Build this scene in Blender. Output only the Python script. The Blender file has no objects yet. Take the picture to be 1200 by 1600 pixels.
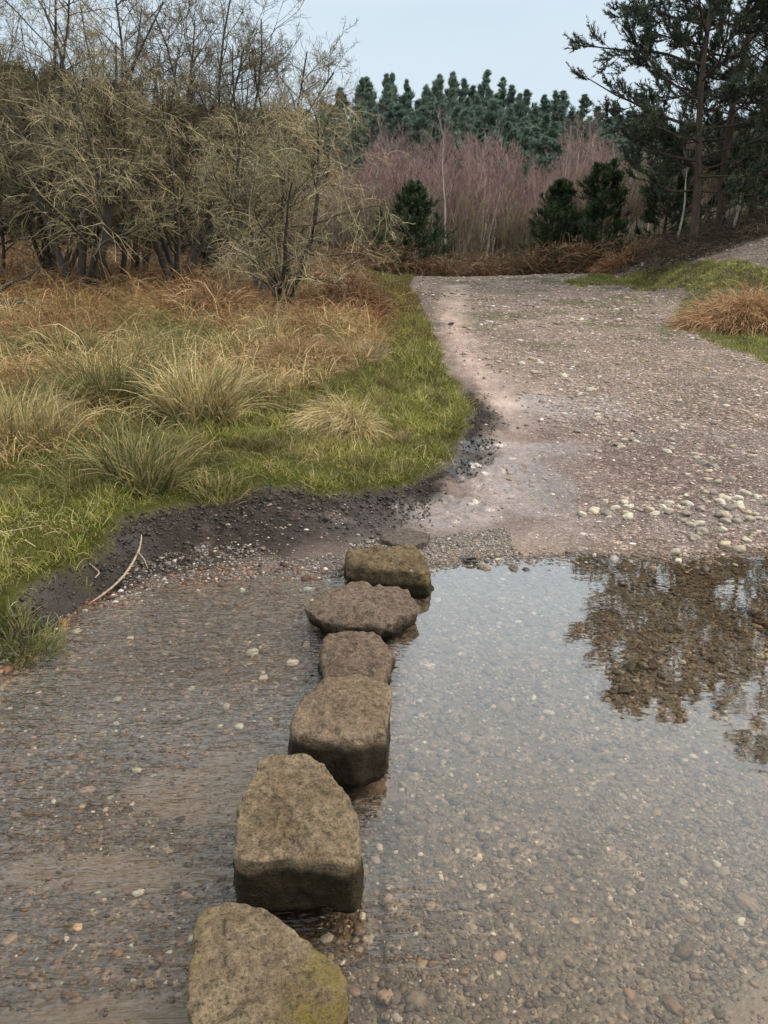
import bpy, math
import numpy as np
from mathutils import Vector

R = math.radians
scene = bpy.context.scene
COL = scene.collection

# ------------------------------------------------------------------ camera
CAM_H, PITCH, FPX = 1.6, R(19.1), 1155.0
cp, sp = math.cos(PITCH), math.sin(PITCH)
cam_d = bpy.data.cameras.new("camera")
cam = bpy.data.objects.new("camera", cam_d); COL.objects.link(cam)
cam.location = (0, 0, CAM_H); cam.rotation_euler = (R(90) - PITCH, 0, 0)
cam_d.sensor_fit = 'VERTICAL'; cam_d.sensor_height = 36.0; cam_d.lens = 36.0 * FPX / 1600.0
cam_d.clip_start = 0.05; cam_d.clip_end = 3000
scene.camera = cam

# ------------------------------------------------------------------ numpy helpers
def ss(x, a, b):
    t = np.clip((np.asarray(x, float) - a) / (b - a), 0, 1)
    return t * t * (3 - 2 * t)

def _hash(ix, iy, iz, seed):
    h = (ix.astype(np.int64) * 374761393 + iy.astype(np.int64) * 668265263 + iz.astype(np.int64) * 2147483647 + seed * 144665)
    h = (h ^ (h >> 13)) * 1274126177
    h = h & 0xffffffff
    h = (h ^ (h >> 16)) * 2246822519 & 0xffffffff
    return ((h ^ (h >> 15)) & 0xffffff) / float(0xffffff)

def vnoise(x, y, z=None, seed=0):
    x = np.asarray(x, float); y = np.asarray(y, float)
    z = np.zeros_like(x) if z is None else np.asarray(z, float)
    xi, yi, zi = np.floor(x), np.floor(y), np.floor(z)
    fx, fy, fz = x - xi, y - yi, z - zi
    fx, fy, fz = fx*fx*(3-2*fx), fy*fy*(3-2*fy), fz*fz*(3-2*fz)
    xi, yi, zi = xi.astype(np.int64), yi.astype(np.int64), zi.astype(np.int64)
    def c(a, b, d): return _hash(xi+a, yi+b, zi+d, seed)
    l = lambda a, b, t: a + (b - a) * t
    return l(l(l(c(0,0,0), c(1,0,0), fx), l(c(0,1,0), c(1,1,0), fx), fy),
             l(l(c(0,0,1), c(1,0,1), fx), l(c(0,1,1), c(1,1,1), fx), fy), fz) * 2 - 1

def fbm(x, y, z=None, seed=0, octv=4, gain=0.5):
    s, a, t = 0, 1.0, 0
    for i in range(octv):
        zz = None if z is None else z * 2**i
        s = s + a * vnoise(x * 2**i + 17.3*i, y * 2**i - 9.1*i, zz, seed + i * 7)
        t += a; a *= gain
    return s / t

def ray(px, py):
    cx, cy = (px - 600) / FPX, (800 - py) / FPX
    return np.array([cx, cp + cy * sp, -sp + cy * cp])

def P(px, py, z=0.0):
    d = ray(px, py); t = (z - CAM_H) / d[2]
    return np.array([d[0] * t, d[1] * t, z])

# ------------------------------------------------------------------ terrain
_sh = [P(a, b) for a, b in [(0,1052),(60,1000),(130,945),(195,925),(250,903),(330,893),(420,888),(535,893),(600,893),(680,880),(730,872),(880,869),(1060,873),(1130,868),(1200,862)]]
_shx = np.array([-40, -9, -5, -2.6] + [p[0] for p in _sh] + [3.4, 6, 12, 40])
_shy = np.array([-6, -2.5, 0.4, 2.0] + [p[1] for p in _sh] + [4.1, 4.5, 5.5, 7])

def shore(x): return np.interp(x, _shx, _shy)

GRASS_PX = [(-60,1010),(60,962),(105,905),(150,860),(200,815),(262,792),(340,786),(400,772),(480,770),(560,778),(640,768),(672,742),(715,712),(738,665),(728,620),(700,570),(672,510),(655,470),(640,448)]
def _base(x, y):
    x = np.asarray(x, float); y = np.asarray(y, float)
    s = y - shore(x) + 0.10 * fbm(x*1.7, y*1.7, seed=3) * ss(y, 0, 2)
    Lf = 1 - ss(x, -0.75, 0.15)
    yy = np.minimum(y, 22.5)
    up = 0.055 * np.maximum(yy - shore(x), 0)
    up = up + Lf * (0.10 * ss(s, 0.02, 0.5) + 0.06 * ss(s, 0.5, 1.6))
    up = up + 0.028*ss(x, 2, 7)*ss(y, 10, 20)*4
    back = ss(y, 23, 30)
    up = up - 0.35 * back * (1 - ss(x, 6, 10))
    up = up + 3.2 * ss(y, 38, 72) + 3.0 * ss(y, 70, 160)
    hx = np.maximum(x - 5.9 - 0.12*(np.clip(y, 10, 26)-19), 0)
    hill = 0.42 * hx * ss(hx, 0, 1.0) * ss(y, 11, 18)
    hill = 4.5 * (1 - np.exp(-hill / 4.5))
    up = up + hill
    dl = 0.075 * ss(-s, 0.0, 0.9) + 0.03 * ss(-s, 1.0, 2.5)
    dr = 0.035 * ss(-s, 0.0, 0.5) + 0.055 * ss(-s, 0.3, 1.6)
    depth = np.where(x < 0, dl, dr)
    nearb = 1 - ss(y, -2.2, -0.6)
    z = np.where(s > 0, up + 0.003, -depth)
    z = z * (1 - nearb) + 0.12 * nearb
    rough = 0.012 * fbm(x*3, y*3, seed=11) + 0.05 * fbm(x*0.45, y*0.45, seed=12) * ss(s, 0.6, 4)
    rough = rough * np.where(s < 0, 0.5, ss(s, 0.02, 0.4))
    return z + rough, s

def _poly(pts, fn):
    return [fn(a, b) for a, b in pts]
def _march(px, py, H):
    d = ray(px, py); o = np.array([0, 0, CAM_H]); t0 = 0.5
    ts = 1.0 * 1.012 ** np.arange(420)
    pts = o + ts[:, None] * d
    h = H(pts[:, 0], pts[:, 1])
    k = np.nonzero(pts[:, 2] <= h)[0]
    if len(k) == 0: return o + d * 26 / d[1]
    k = k[0]; a = ts[max(k-1, 0)]; b = ts[k]
    for _ in range(20):
        m = (a + b) / 2; q = o + m * d
        if q[2] <= H(q[0], q[1]): b = m
        else: a = m
    return o + b * d
_G0 = lambda a, b: _march(a, b, lambda x, y: _base(x, y)[0])
GP = [_G0(a, b)[:2] for a, b in GRASS_PX]
GPOLY = np.array([(-9, GP[0][1]-2.2), (-3.2, GP[0][1]-0.7)] + GP + [(GP[-1][0]+0.3, 23.5), (-3, 24.5), (-30, 30), (-60, 30), (-60, -5)])

def sdpoly(x, y, poly):
    """signed distance (positive inside)"""
    x = np.asarray(x, float); y = np.asarray(y, float)
    shp = x.shape; x = x.ravel(); y = y.ravel()
    d = np.full(x.shape, 1e9); ins = np.zeros(x.shape, bool)
    n = len(poly)
    for i in range(n):
        ax, ay = poly[i]; bx, by = poly[(i+1) % n]
        ex, ey = bx-ax, by-ay
        t = np.clip(((x-ax)*ex + (y-ay)*ey) / (ex*ex+ey*ey+1e-12), 0, 1)
        d = np.minimum(d, np.hypot(x-ax-t*ex, y-ay-t*ey))
        c = ((ay > y) != (by > y)) & (x < (bx-ax)*(y-ay)/(by-ay+1e-12)+ax)
        ins ^= c
    return (np.where(ins, d, -d)).reshape(shp)

def grass_sd(x, y):
    return sdpoly(x, y, GPOLY) + 0.10 * fbm(x*2.6, y*2.6, seed=21) + 0.05 * vnoise(x*9, y*9, seed=22)

def H(x, y):
    x = np.asarray(x, float); y = np.asarray(y, float)
    z, s = _base(x, y)
    g = grass_sd(np.atleast_1d(x), np.atleast_1d(y)).reshape(x.shape)
    z = z + 0.05 * ss(g, -0.05, 0.10) * ss(y, 1.5, 3) * (1 - ss(y, 9, 18)*0.6) + 0.06*ss(g, 0.2, 1.0)*np.maximum(0, fbm(x*1.6, y*1.6, seed=5)) 
    mud = ss(g, -0.9, -0.25) * (1 - ss(g, -0.1, 0.05)) * ss(s, 0.0, 0.15)
    z = z + mud * (0.035 * fbm(x*9, y*9, seed=8, octv=3) + 0.022*vnoise(x*22, y*22, seed=9))
    return z
def G(px, py): return _march(px, py, lambda x, y: float(H(np.array([x]), np.array([y]))[0]) if np.ndim(x) == 0 else H(x, y))
def Zat(x, y): return float(H(np.array([float(x)]), np.array([float(y)]))[0])

# ------------------------------------------------------------------ mesh building
class Acc:
    def __init__(s): s.v = []; s.q = []; s.t = []; s.c = []; s.n = 0
    def add(s, v, quads=None, tris=None, col=None):
        v = np.asarray(v, np.float32).reshape(-1, 3)
        s.v.append(v)
        if quads is not None and len(quads): s.q.append(np.asarray(quads, np.int64) + s.n)
        if tris is not None and len(tris): s.t.append(np.asarray(tris, np.int64) + s.n)
        c = np.ones((len(v), 3)) if col is None else np.broadcast_to(np.asarray(col, float), (len(v), 3))
        s.c.append(c); s.n += len(v)
    def build(s, name, mat, parent=None, smooth=True, loc=None, extra=None):
        v = np.concatenate(s.v); c = np.clip(np.concatenate(s.c), 0, 1)
        q = np.concatenate(s.q) if s.q else np.zeros((0, 4), int)
        t = np.concatenate(s.t) if s.t else np.zeros((0, 3), int)
        me = bpy.data.meshes.new(name)
        me.vertices.add(len(v)); me.vertices.foreach_set('co', v.astype(np.float32).ravel())
        nl = len(q)*4 + len(t)*3
        me.loops.add(nl); me.loops.foreach_set('vertex_index', np.concatenate([q.ravel(), t.ravel()]).astype(np.int32))
        tot = np.concatenate([np.full(len(q), 4), np.full(len(t), 3)]).astype(np.int32)
        st = np.concatenate([[0], np.cumsum(tot)[:-1]]).astype(np.int32)
        me.polygons.add(len(tot)); me.polygons.foreach_set('loop_start', st)
        me.polygons.foreach_set('use_smooth', np.full(len(tot), smooth))
        me.update(calc_edges=True)
        ca = me.color_attributes.new('Col', 'FLOAT_COLOR', 'POINT')
        ca.data.foreach_set('color', np.concatenate([c, np.ones((len(c), 1))], 1).astype(np.float32).ravel())
        if extra:
            for k, a in extra.items():
                at = me.attributes.new(k, 'FLOAT', 'POINT'); at.data.foreach_set('value', np.asarray(a, np.float32).ravel())
        me.materials.append(mat)
        o = bpy.data.objects.new(name, me); COL.objects.link(o)
        if parent: o.parent = parent
        if loc is not None: o.location = loc
        return o

def norm(v): return v / (np.linalg.norm(v, axis=-1, keepdims=True) + 1e-9)
def rdir(rng, n):
    return norm(rng.normal(size=(n, 3)))

def grow(rng, p, d, L, n, wander=0.2, trop=(0, 0, 0)):
    B = len(p); trop = np.asarray(trop, float)
    pts = np.zeros((B, n+1, 3)); pts[:, 0] = p; d = norm(d)
    step = (np.asarray(L) / n)[:, None]
    for i in range(n):
        d = norm(d + rng.normal(size=(B, 3)) * wander + trop)
        pts[:, i+1] = pts[:, i] + d * step
    return pts

def taper(r0, r1, n):
    t = np.linspace(0, 1, n+1)[None]
    return np.asarray(r0)[:, None] * (1 - t) + np.asarray(r1)[:, None] * t

def spawn(rng, pts, rad, L, k, t0, t1, ang, asd, lr, rr, flat=1.0, fall=0.5):
    B, n, _ = pts.shape
    t = rng.uniform(t0, t1, (B, k)); f = t * (n - 1); i = np.minimum(f.astype(int), n - 2); u = (f - i)[..., None]
    b = np.arange(B)[:, None]
    p = pts[b, i] * (1 - u) + pts[b, i+1] * u
    d = norm(pts[b, i+1] - pts[b, i])
    r = rad[b, i] * (1 - u[..., 0]) + rad[b, i+1] * u[..., 0]
    x = rng.normal(size=d.shape); x[..., 2] *= flat
    perp = norm(x - (x * d).sum(-1, keepdims=True) * d)
    a = rng.normal(ang, asd, (B, k))[..., None]
    nd = d * np.cos(a) + perp * np.sin(a)
    nl = np.asarray(L)[:, None] * lr * (1 - fall * t) * rng.uniform(0.6, 1.25, (B, k))
    return p.reshape(-1, 3), nd.reshape(-1, 3), nl.ravel(), (r * rr).ravel(), t.ravel()

def tubes(acc, pts, rad, k, col):
    B, n, _ = pts.shape
    tg = norm(np.gradient(pts, axis=1))
    ref = np.where(np.abs(tg[..., 2:3]) > 0.9, np.array([1., 0, 0]), np.array([0, 0, 1.]))
    u = norm(np.cross(tg, ref)); w = np.cross(tg, u)
    a = np.arange(k) * 2 * np.pi / k
    ring = pts[:, :, None] + rad[:, :, None, None] * (np.cos(a)[:, None] * u[:, :, None] + np.sin(a)[:, None] * w[:, :, None])
    idx = np.arange(B*n*k).reshape(B, n, k); nx = np.roll(idx, -1, axis=2)
    q = np.stack([idx[:, :-1], nx[:, :-1], nx[:, 1:], idx[:, 1:]], -1).reshape(-1, 4)
    col = np.asarray(col, float)
    if col.ndim == 2: col = np.repeat(col, n*k, axis=0)
    acc.add(ring, quads=q, col=col)

def strips(acc, rng, pts, w, col, tipcol=None, tip=0.15):
    """flat tapered ribbons (leaves, straw) with a random facing"""
    B, n, _ = pts.shape
    tg = norm(np.gradient(pts, axis=1))
    x = rdir(rng, B)[:, None]
    u = norm(np.cross(tg, np.broadcast_to(x, tg.shape)))
    t = np.linspace(0, 1, n)[None, :, None]
    ww = np.asarray(w)[:, None, None] * 0.5 * (1 - (1 - tip) * t**1.5)
    V = np.stack([pts - u*ww, pts + u*ww], 2)
    idx = np.arange(B*n*2).reshape(B, n, 2)
    q = np.stack([idx[:, :-1, 0], idx[:, :-1, 1], idx[:, 1:, 1], idx[:, 1:, 0]], -1).reshape(-1, 4)
    c = np.asarray(col, float)
    if c.ndim == 1: c = np.broadcast_to(c, (B, 3))
    c = np.repeat(c[:, None], n, 1)
    if tipcol is not None: c = c * (1 - t) + np.asarray(tipcol, float) * t
    acc.add(V, quads=q, col=np.repeat(c.reshape(-1, 3), 2, axis=0))

def needles(acc, rng, p, d, n, ln, wd, col, spread=0.75, along=0.2):
    """n needles per shoot point"""
    B = len(p); M = B*n
    base = np.repeat(p, n, 0) + np.repeat(d, n, 0) * (rng.uniform(-along, along, (M, 1)))
    dd = norm(np.repeat(norm(d), n, 0) + rdir(rng, M) * spread)
    L = ln * rng.uniform(0.7, 1.2, (M, 1))
    sd = norm(np.cross(dd, rdir(rng, M))) * wd * 0.5
    V = np.stack([base - sd, base + sd, base + dd * L], 1)
    c = np.repeat(np.repeat(col, n, 0), 3, 0) if np.ndim(col) == 2 else col
    acc.add(V, tris=np.arange(M*3).reshape(-1, 3), col=c)

# icosphere templates
def ico(sub):
    import bmesh
    bm = bmesh.new(); bmesh.ops.create_icosphere(bm, subdivisions=sub, radius=1.0)
    v = np.array([x.co[:] for x in bm.verts]); f = np.array([[y.index for y in x.verts] for x in bm.faces]); bm.free()
    return v, f
ICO1, ICO2, ICO3 = ico(1), ico(2), ico(3)

def pebbles(acc, rng, pos, size, col, tmpl, flat=(0.35, 0.6), sink=0.15):
    v, f = tmpl; N = len(pos); K = len(v)
    sc = np.stack([size, size * rng.uniform(0.6, 0.9, N), size * rng.uniform(*flat, N)], 1)
    lump = 1 + 0.16 * rng.normal(size=(N, K)).clip(-1.6, 1.6)
    V = v[None] * lump[..., None] * sc[:, None]
    a = rng.uniform(0, 2*np.pi, N); tl = rng.normal(0, 0.2, N)
    ct, st = np.cos(tl)[:, None], np.sin(tl)[:, None]
    y, z = V[..., 1]*ct - V[..., 2]*st, V[..., 1]*st + V[..., 2]*ct
    ca, sa = np.cos(a)[:, None], np.sin(a)[:, None]
    X = V[..., 0]*ca - y*sa; Y = V[..., 0]*sa + y*ca
    V = np.stack([X, Y, z], -1) + pos[:, None]
    V[..., 2] += (sc[:, 2] * sink)[:, None]
    F = (f[None] + (np.arange(N) * K)[:, None, None]).reshape(-1, 3)
    acc.add(V, tris=F, col=np.repeat(col, K, 0))

# ------------------------------------------------------------------ tagging
def tag(o, label=None, cat=None, group=None, kind=None):
    if label: o['label'] = label
    if cat: o['category'] = cat
    if group: o['group'] = group
    if kind: o['kind'] = kind
    return o
def thing(name, label, cat, loc, group=None, rz=0, s=1):
    o = bpy.data.objects.new(name, None); COL.objects.link(o); o.empty_display_size = 0.2
    o.location = loc; o.rotation_euler = (0, 0, rz); o.scale = (s, s, s)
    return tag(o, label, cat, group)
def dup(root, loc, rz, s, label=None, group=None):
    r = root.copy(); COL.objects.link(r); r.location = loc; r.rotation_euler = (0, 0, rz)
    r.scale = s if np.ndim(s) else (s, s, s)
    if label: r['label'] = label
    if group: r['group'] = group
    for ch in list(root.children):
        c = ch.copy(); COL.objects.link(c); c.parent = r
    return r

# ------------------------------------------------------------------ materials
class NT:
    def __init__(s, name):
        s.m = bpy.data.materials.new(name); s.m.use_nodes = True
        s.t = s.m.node_tree; s.t.nodes.clear()
        s.out = s.t.nodes.new('ShaderNodeOutputMaterial')
    def n(s, typ, **kw):
        nd = s.t.nodes.new(typ)
        for k, v in kw.items():
            if k.startswith('_'): setattr(nd, k[1:], v)
            else:
                key = int(k[1:]) if k[0] == 'i' and k[1:].isdigit() else k.replace('__', ' ')
                s.set(nd.inputs[key], v)
        return nd
    def set(s, inp, v):
        if isinstance(v, bpy.types.NodeSocket): s.t.links.new(v, inp)
        else: inp.default_value = v
    def attr(s, name): return s.n('ShaderNodeAttribute', _attribute_name=name)
    def math(s, op, a, b=0.0, c=0.0, clamp=False):
        nd = s.n('ShaderNodeMath', _operation=op, _use_clamp=clamp); s.set(nd.inputs[0], a); s.set(nd.inputs[1], b); s.set(nd.inputs[2], c); return nd.outputs[0]
    def mix(s, f, a, b, blend='MIX'):
        nd = s.n('ShaderNodeMix', _data_type='RGBA', _blend_type=blend)
        s.set(nd.inputs[0], f); s.set(nd.inputs[6], a); s.set(nd.inputs[7], b); return nd.outputs[2]
    def ramp(s, f, stops, interp='LINEAR'):
        nd = s.n('ShaderNodeValToRGB'); s.set(nd.inputs[0], f); r = nd.color_ramp; r.interpolation = interp
        while len(r.elements) < len(stops): r.elements.new(0.5)
        for e, (p, c) in zip(r.elements, stops):
            e.position = p; e.color = (c, c, c, 1) if np.ndim(c) == 0 else (*c, 1)
        return nd.outputs[0]
    def noise(s, vec, scale, detail=4, rough=0.55, dist=0):
        nd = s.n('ShaderNodeTexNoise', Scale=scale, Detail=detail, Roughness=rough, Distortion=dist)
        if vec is not None: s.set(nd.inputs['Vector'], vec)
        return nd.outputs[0]
    def geo(s): return s.n('ShaderNodeNewGeometry').outputs['Position']
    def obj(s): return s.n('ShaderNodeTexCoord').outputs['Object']
    def bump(s, h, strength, dist, normal=None):
        nd = s.n('ShaderNodeBump', Strength=strength, Distance=dist, Height=h)
        if normal is not None: s.set(nd.inputs['Normal'], normal)
        return nd.outputs[0]
    def bsdf(s, **kw):
        b = s.n('ShaderNodeBsdfPrincipled', **kw); s.t.links.new(b.outputs[0], s.out.inputs[0]); return b

def mat_leaf(name, rough=0.6, transl=0.0, var=0.35, scale=8, spec=0.3):
    t = NT(name); a = t.attr('Col').outputs[0]
    nz = t.noise(t.geo(), scale, 3)
    c = t.mix(1.0, a, t.ramp(nz, [(0.3, 1 - var), (0.7, 1 + var)]), 'MULTIPLY')
    b = t.bsdf(Base__Color=c, Roughness=rough); b.inputs['Specular IOR Level'].default_value = spec
    if transl > 0:
        tr = t.n('ShaderNodeBsdfTranslucent', Color=c); mx = t.n('ShaderNodeMixShader', i0=transl)
        t.t.links.new(b.outputs[0], mx.inputs[1]); t.t.links.new(tr.outputs[0], mx.inputs[2]); t.t.links.new(mx.outputs[0], t.out.inputs[0])
    return t.m
M_GRASS = mat_leaf('grass_blades', 0.55, 0.25, 0.3, 5)
M_STRAW = mat_leaf('dead_straw', 0.7, 0.15, 0.3, 6)
M_NEEDLE = mat_leaf('pine_needles', 0.55, 0.1, 0.35, 1.2)
M_TWIG = mat_leaf('twigs', 0.8, 0, 0.35, 3, 0.2)

def mat_bark(name, c1, c2, scale=14):
    t = NT(name); o = t.obj()
    mp = t.n('ShaderNodeMapping', Scale=(1, 1, 0.25)); t.set(mp.inputs[0], o)
    n1 = t.noise(mp.outputs[0], scale, 6, 0.65); a = t.attr('Col').outputs[0]
    c = t.mix(1.0, a, t.ramp(n1, [(0.35, c1), (0.65, c2)]), 'MULTIPLY')
    t.bsdf(Base__Color=c, Roughness=0.85, Normal=t.bump(n1, 0.8, 0.03))
    return t.m
M_BARK = mat_bark('bark', (0.5, 0.5, 0.5), (1.4, 1.35, 1.25))
M_BIRCH = mat_bark('birch_bark', (0.45, 0.42, 0.4), (1.15, 1.15, 1.12), 7)

# ground
t = NT('ground_soil'); pos = t.geo(); col = t.attr('Col').outputs[0]; wet = t.attr('wet').outputs['Fac']; grav = t.attr('gravel').outputs['Fac']
nA = t.noise(pos, 3.0, 6, 0.6); nB = t.noise(pos, 38, 5, 0.7)
vor = t.n('ShaderNodeTexVoronoi', Scale=62.0, Randomness=1.0); t.set(vor.inputs['Vector'], pos)
vor2 = t.n('ShaderNodeTexVoronoi', Scale=24.0, Randomness=1.0); t.set(vor2.inputs['Vector'], pos)
cell = t.n('ShaderNodeSeparateColor', Color=vor.outputs['Color']).outputs[0]
cell2 = t.n('ShaderNodeSeparateColor', Color=vor2.outputs['Color']).outputs[1]
pebc = t.ramp(cell, [(0.0, 0.45), (0.35, 0.8), (0.7, 1.05), (0.9, 1.3), (0.96, 2.3)])
pebc2 = t.ramp(cell2, [(0.0, 0.7), (0.6, 1.0), (0.92, 1.15), (0.97, 1.8)])
edge = t.ramp(vor.outputs['Distance'], [(0.0, 1.12), (0.45, 0.95), (0.8, 0.5)])
pc = t.mix(1.0, t.mix(1.0, pebc, edge, 'MULTIPLY'), pebc2, 'MULTIPLY')
pc = t.mix(grav, (1, 1, 1, 1), pc)
c = t.mix(1.0, col, pc, 'MULTIPLY')
c = t.mix(1.0, c, t.ramp(nA, [(0.3, 0.72), (0.7, 1.25)]), 'MULTIPLY')
c = t.mix(1.0, c, t.ramp(nB, [(0.3, 0.7), (0.7, 1.3)]), 'MULTIPLY')
hg = t.math('MULTIPLY', t.math('SUBTRACT', 0.8, vor.outputs['Distance']), grav)
hh = t.math('ADD', hg, t.math('MULTIPLY', nB, 1.2))
rg = t.n('ShaderNodeMapRange', Value=wet); rg.inputs[3].default_value = 0.85; rg.inputs[4].default_value = 0.12
b_ = t.bsdf(Base__Color=c, Roughness=rg.outputs[0], Normal=t.bump(hh, t.math('MULTIPLY_ADD', t.math('GREATER_THAN', wet, 0.62), -0.6, 0.8), 0.02)); t.set(b_.inputs['Specular IOR Level'], t.math('MULTIPLY', wet, 0.9))
M_GROUND = t.m

# pebbles
def mat_pebble(name, rough, sc=90):
    t = NT(name); a = t.attr('Col').outputs[0]; nz = t.noise(t.geo(), sc, 4, 0.65)
    c = t.mix(1.0, a, t.ramp(nz, [(0.3, 0.7), (0.7, 1.25)]), 'MULTIPLY')
    t.bsdf(Base__Color=c, Roughness=rough, Normal=t.bump(nz, 0.35, 0.004)); return t.m
M_PEB = mat_pebble('pebble_stone', 0.6)
M_COB = mat_pebble('pale_cobble', 0.7, 30)

# stepping stones : sandstone
t = NT('wet_sandstone'); pos = t.geo(); o = t.obj(); rnd = t.n('ShaderNodeObjectInfo').outputs['Random']
off = t.n('ShaderNodeVectorMath', _operation='ADD'); t.set(off.inputs[0], pos); cmb = t.n('ShaderNodeCombineXYZ', X=rnd); t.set(off.inputs[1], cmb.outputs[0])
v = off.outputs[0]
n1 = t.noise(v, 5, 6, 0.6); n2 = t.noise(v, 38, 6, 0.75); n3 = t.noise(v, 130, 4, 0.7); n4 = t.noise(v, 17, 5, 0.7, 0.6)
mp = t.n('ShaderNodeMapping', Scale=(1, 1, 6)); t.set(mp.inputs[0], v)
nl = t.noise(mp.outputs[0], 14, 5, 0.6)
c = t.attr('Col').outputs[0]
c = t.mix(1.0, c, t.ramp(n1, [(0.3, (0.72, 0.68, 0.64)), (0.5, 1.0), (0.7, (1.22, 1.2, 1.1))]), 'MULTIPLY')
c = t.mix(1.0, c, t.ramp(n2, [(0.32, 0.42), (0.5, 1.0), (0.68, 1.6)]), 'MULTIPLY')
c = t.mix(1.0, c, t.ramp(n3, [(0.36, 0.42), (0.46, 0.95), (0.7, 1.25)]), 'MULTIPLY')
spot = t.ramp(n4, [(0.33, 0.0), (0.4, 1.0)])
c = t.mix(spot, t.mix(0.6, c, (0.055, 0.047, 0.037, 1)), c)
fl = t.noise(v, 70, 2, 0.5); c = t.mix(t.ramp(fl, [(0.755, 0.0), (0.775, 0.9)]), c, (0.55, 0.53, 0.48, 1))
moss = t.attr('moss').outputs['Fac']; low_dark = t.attr('low_dark').outputs['Fac']
mf = t.math('MULTIPLY', moss, t.ramp(n2, [(0.38, 0.0), (0.6, 1.0)]), clamp=True)
c = t.mix(mf, c, t.mix(n3, (0.09, 0.07, 0.010, 1), (0.27, 0.19, 0.02, 1)))
c = t.mix(t.math('MULTIPLY', low_dark, t.ramp(n4, [(0.3, 1.0), (0.75, 0.86)]), clamp=True), c, t.mix(n2, (0.006, 0.005, 0.003, 1), (0.036, 0.026, 0.010, 1)))  # stone colour turns near black over its lower part
sz = t.n('ShaderNodeSeparateXYZ', Vector=pos).outputs[2]
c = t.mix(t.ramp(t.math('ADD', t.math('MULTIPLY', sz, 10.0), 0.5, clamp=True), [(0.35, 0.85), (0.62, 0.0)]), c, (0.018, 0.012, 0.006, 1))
h = t.math('ADD', t.math('MULTIPLY', n2, 1.0), t.math('ADD', t.math('MULTIPLY', n3, 0.45), t.math('ADD', t.math('MULTIPLY', spot, 0.3), t.math('MULTIPLY', nl, 0.5))))
rr = t.n('ShaderNodeMapRange', Value=low_dark); rr.inputs[3].default_value = 0.8; rr.inputs[4].default_value = 0.55
b_ = t.bsdf(Base__Color=c, Roughness=rr.outputs[0], Normal=t.bump(h, 1.0, 0.018)); b_.inputs['Specular IOR Level'].default_value = 0.15
M_STONE = t.m

# water : clear shallow stream, fresnel mix of see-through and mirror
t = NT('stream_water'); pos = t.geo(); rip = t.attr('ripple').outputs['Fac']
mp = t.n('ShaderNodeMapping', Rotation=(0, 0, R(-12)), Scale=(1.0, 2.7, 1)); t.set(mp.inputs[0], pos)
w1 = t.noise(mp.outputs[0], 10, 2, 0.5, 0.8); w2 = t.noise(mp.outputs[0], 27, 1, 0.5, 0.6); w3 = t.noise(pos, 3.0, 2, 0.5)
mp2 = t.n('ShaderNodeMapping', Rotation=(0, 0, R(10)), Scale=(1, 2.2, 1)); t.set(mp2.inputs[0], pos)
w4 = t.noise(mp2.outputs[0], 7, 2, 0.5)
hh = t.math('ADD', t.math('MULTIPLY', w1, 0.7), t.math('MULTIPLY', w2, 0.28))
hh = t.math('MULTIPLY', hh, rip)
hh = t.math('ADD', hh, t.math('MULTIPLY', t.math('ADD', w4, w3), 0.018))
nrm = t.bump(hh, 1.0, 0.026)
dt = t.n('ShaderNodeVectorMath', _operation='DOT_PRODUCT'); t.set(dt.inputs[0], t.n('ShaderNodeNewGeometry').outputs['Incoming']); t.set(dt.inputs[1], nrm)
fr = t.n('ShaderNodeMath', _operation='MULTIPLY_ADD', i0=t.math('POWER', t.math('SUBTRACT', 1.0, t.math('ABSOLUTE', dt.outputs['Value']), clamp=True), 2.5), i1=t.math('MULTIPLY_ADD', rip, -0.6, 1.35), i2=0.018)
gl = t.n('ShaderNodeBsdfGlossy', Color=(1, 1, 1, 1)); t.set(gl.inputs['Normal'], nrm); t.set(gl.inputs['Roughness'], t.math('MULTIPLY_ADD', rip, 0.08, 0.02))
tr = t.n('ShaderNodeBsdfTransparent', Color=(0.90, 0.85, 0.76, 1))
mx = t.n('ShaderNodeMixShader'); t.set(mx.inputs[0], fr.outputs[0]); t.t.links.new(tr.outputs[0], mx.inputs[1]); t.t.links.new(gl.outputs[0], mx.inputs[2])
t.t.links.new(mx.outputs[0], t.out.inputs[0])
M_WATER = t.m

# ------------------------------------------------------------------ ground sheet
ys = [-60, -30, -15, -8, -4, -2, -1, -0.4, 0.2, 0.6]
y = 0.8
while y < 5.4: ys.append(y); y += 0.0145
st = 0.016
while y < 700: ys.append(y); y += st; st *= 1.026
ys = np.array(ys)
u = np.linspace(-1, 1, 520); u = np.sign(u) * (0.62*np.abs(u) + 0.38*np.abs(u)**3)
wid = np.where(ys < 2, 6.0, 6.0 + (ys - 2) * 1.05)
wid = np.where(ys < -3, 60, wid); 
X = u[None] * wid[:, None]; Y = np.repeat(ys[:, None], len(u), 1)
Z = H(X, Y)
nr, nc = X.shape
# side apron so that near ground is wide too
gs = grass_sd(X, Y); zb, sdist = _base(X, Y)
def n2(a, s, sd): return fbm(X*a, Y*a, seed=s, octv=sd)
C = np.zeros((nr, nc, 3)); 
gravel = np.array([0.285, 0.22, 0.185]); C[:] = gravel
C *= (1 + 0.18*n2(0.9, 31, 4))[..., None]
def blend(mask, c):
    global C
    m = np.clip(mask, 0, 1)[..., None]; C = C*(1-m) + np.asarray(c)*m
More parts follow.
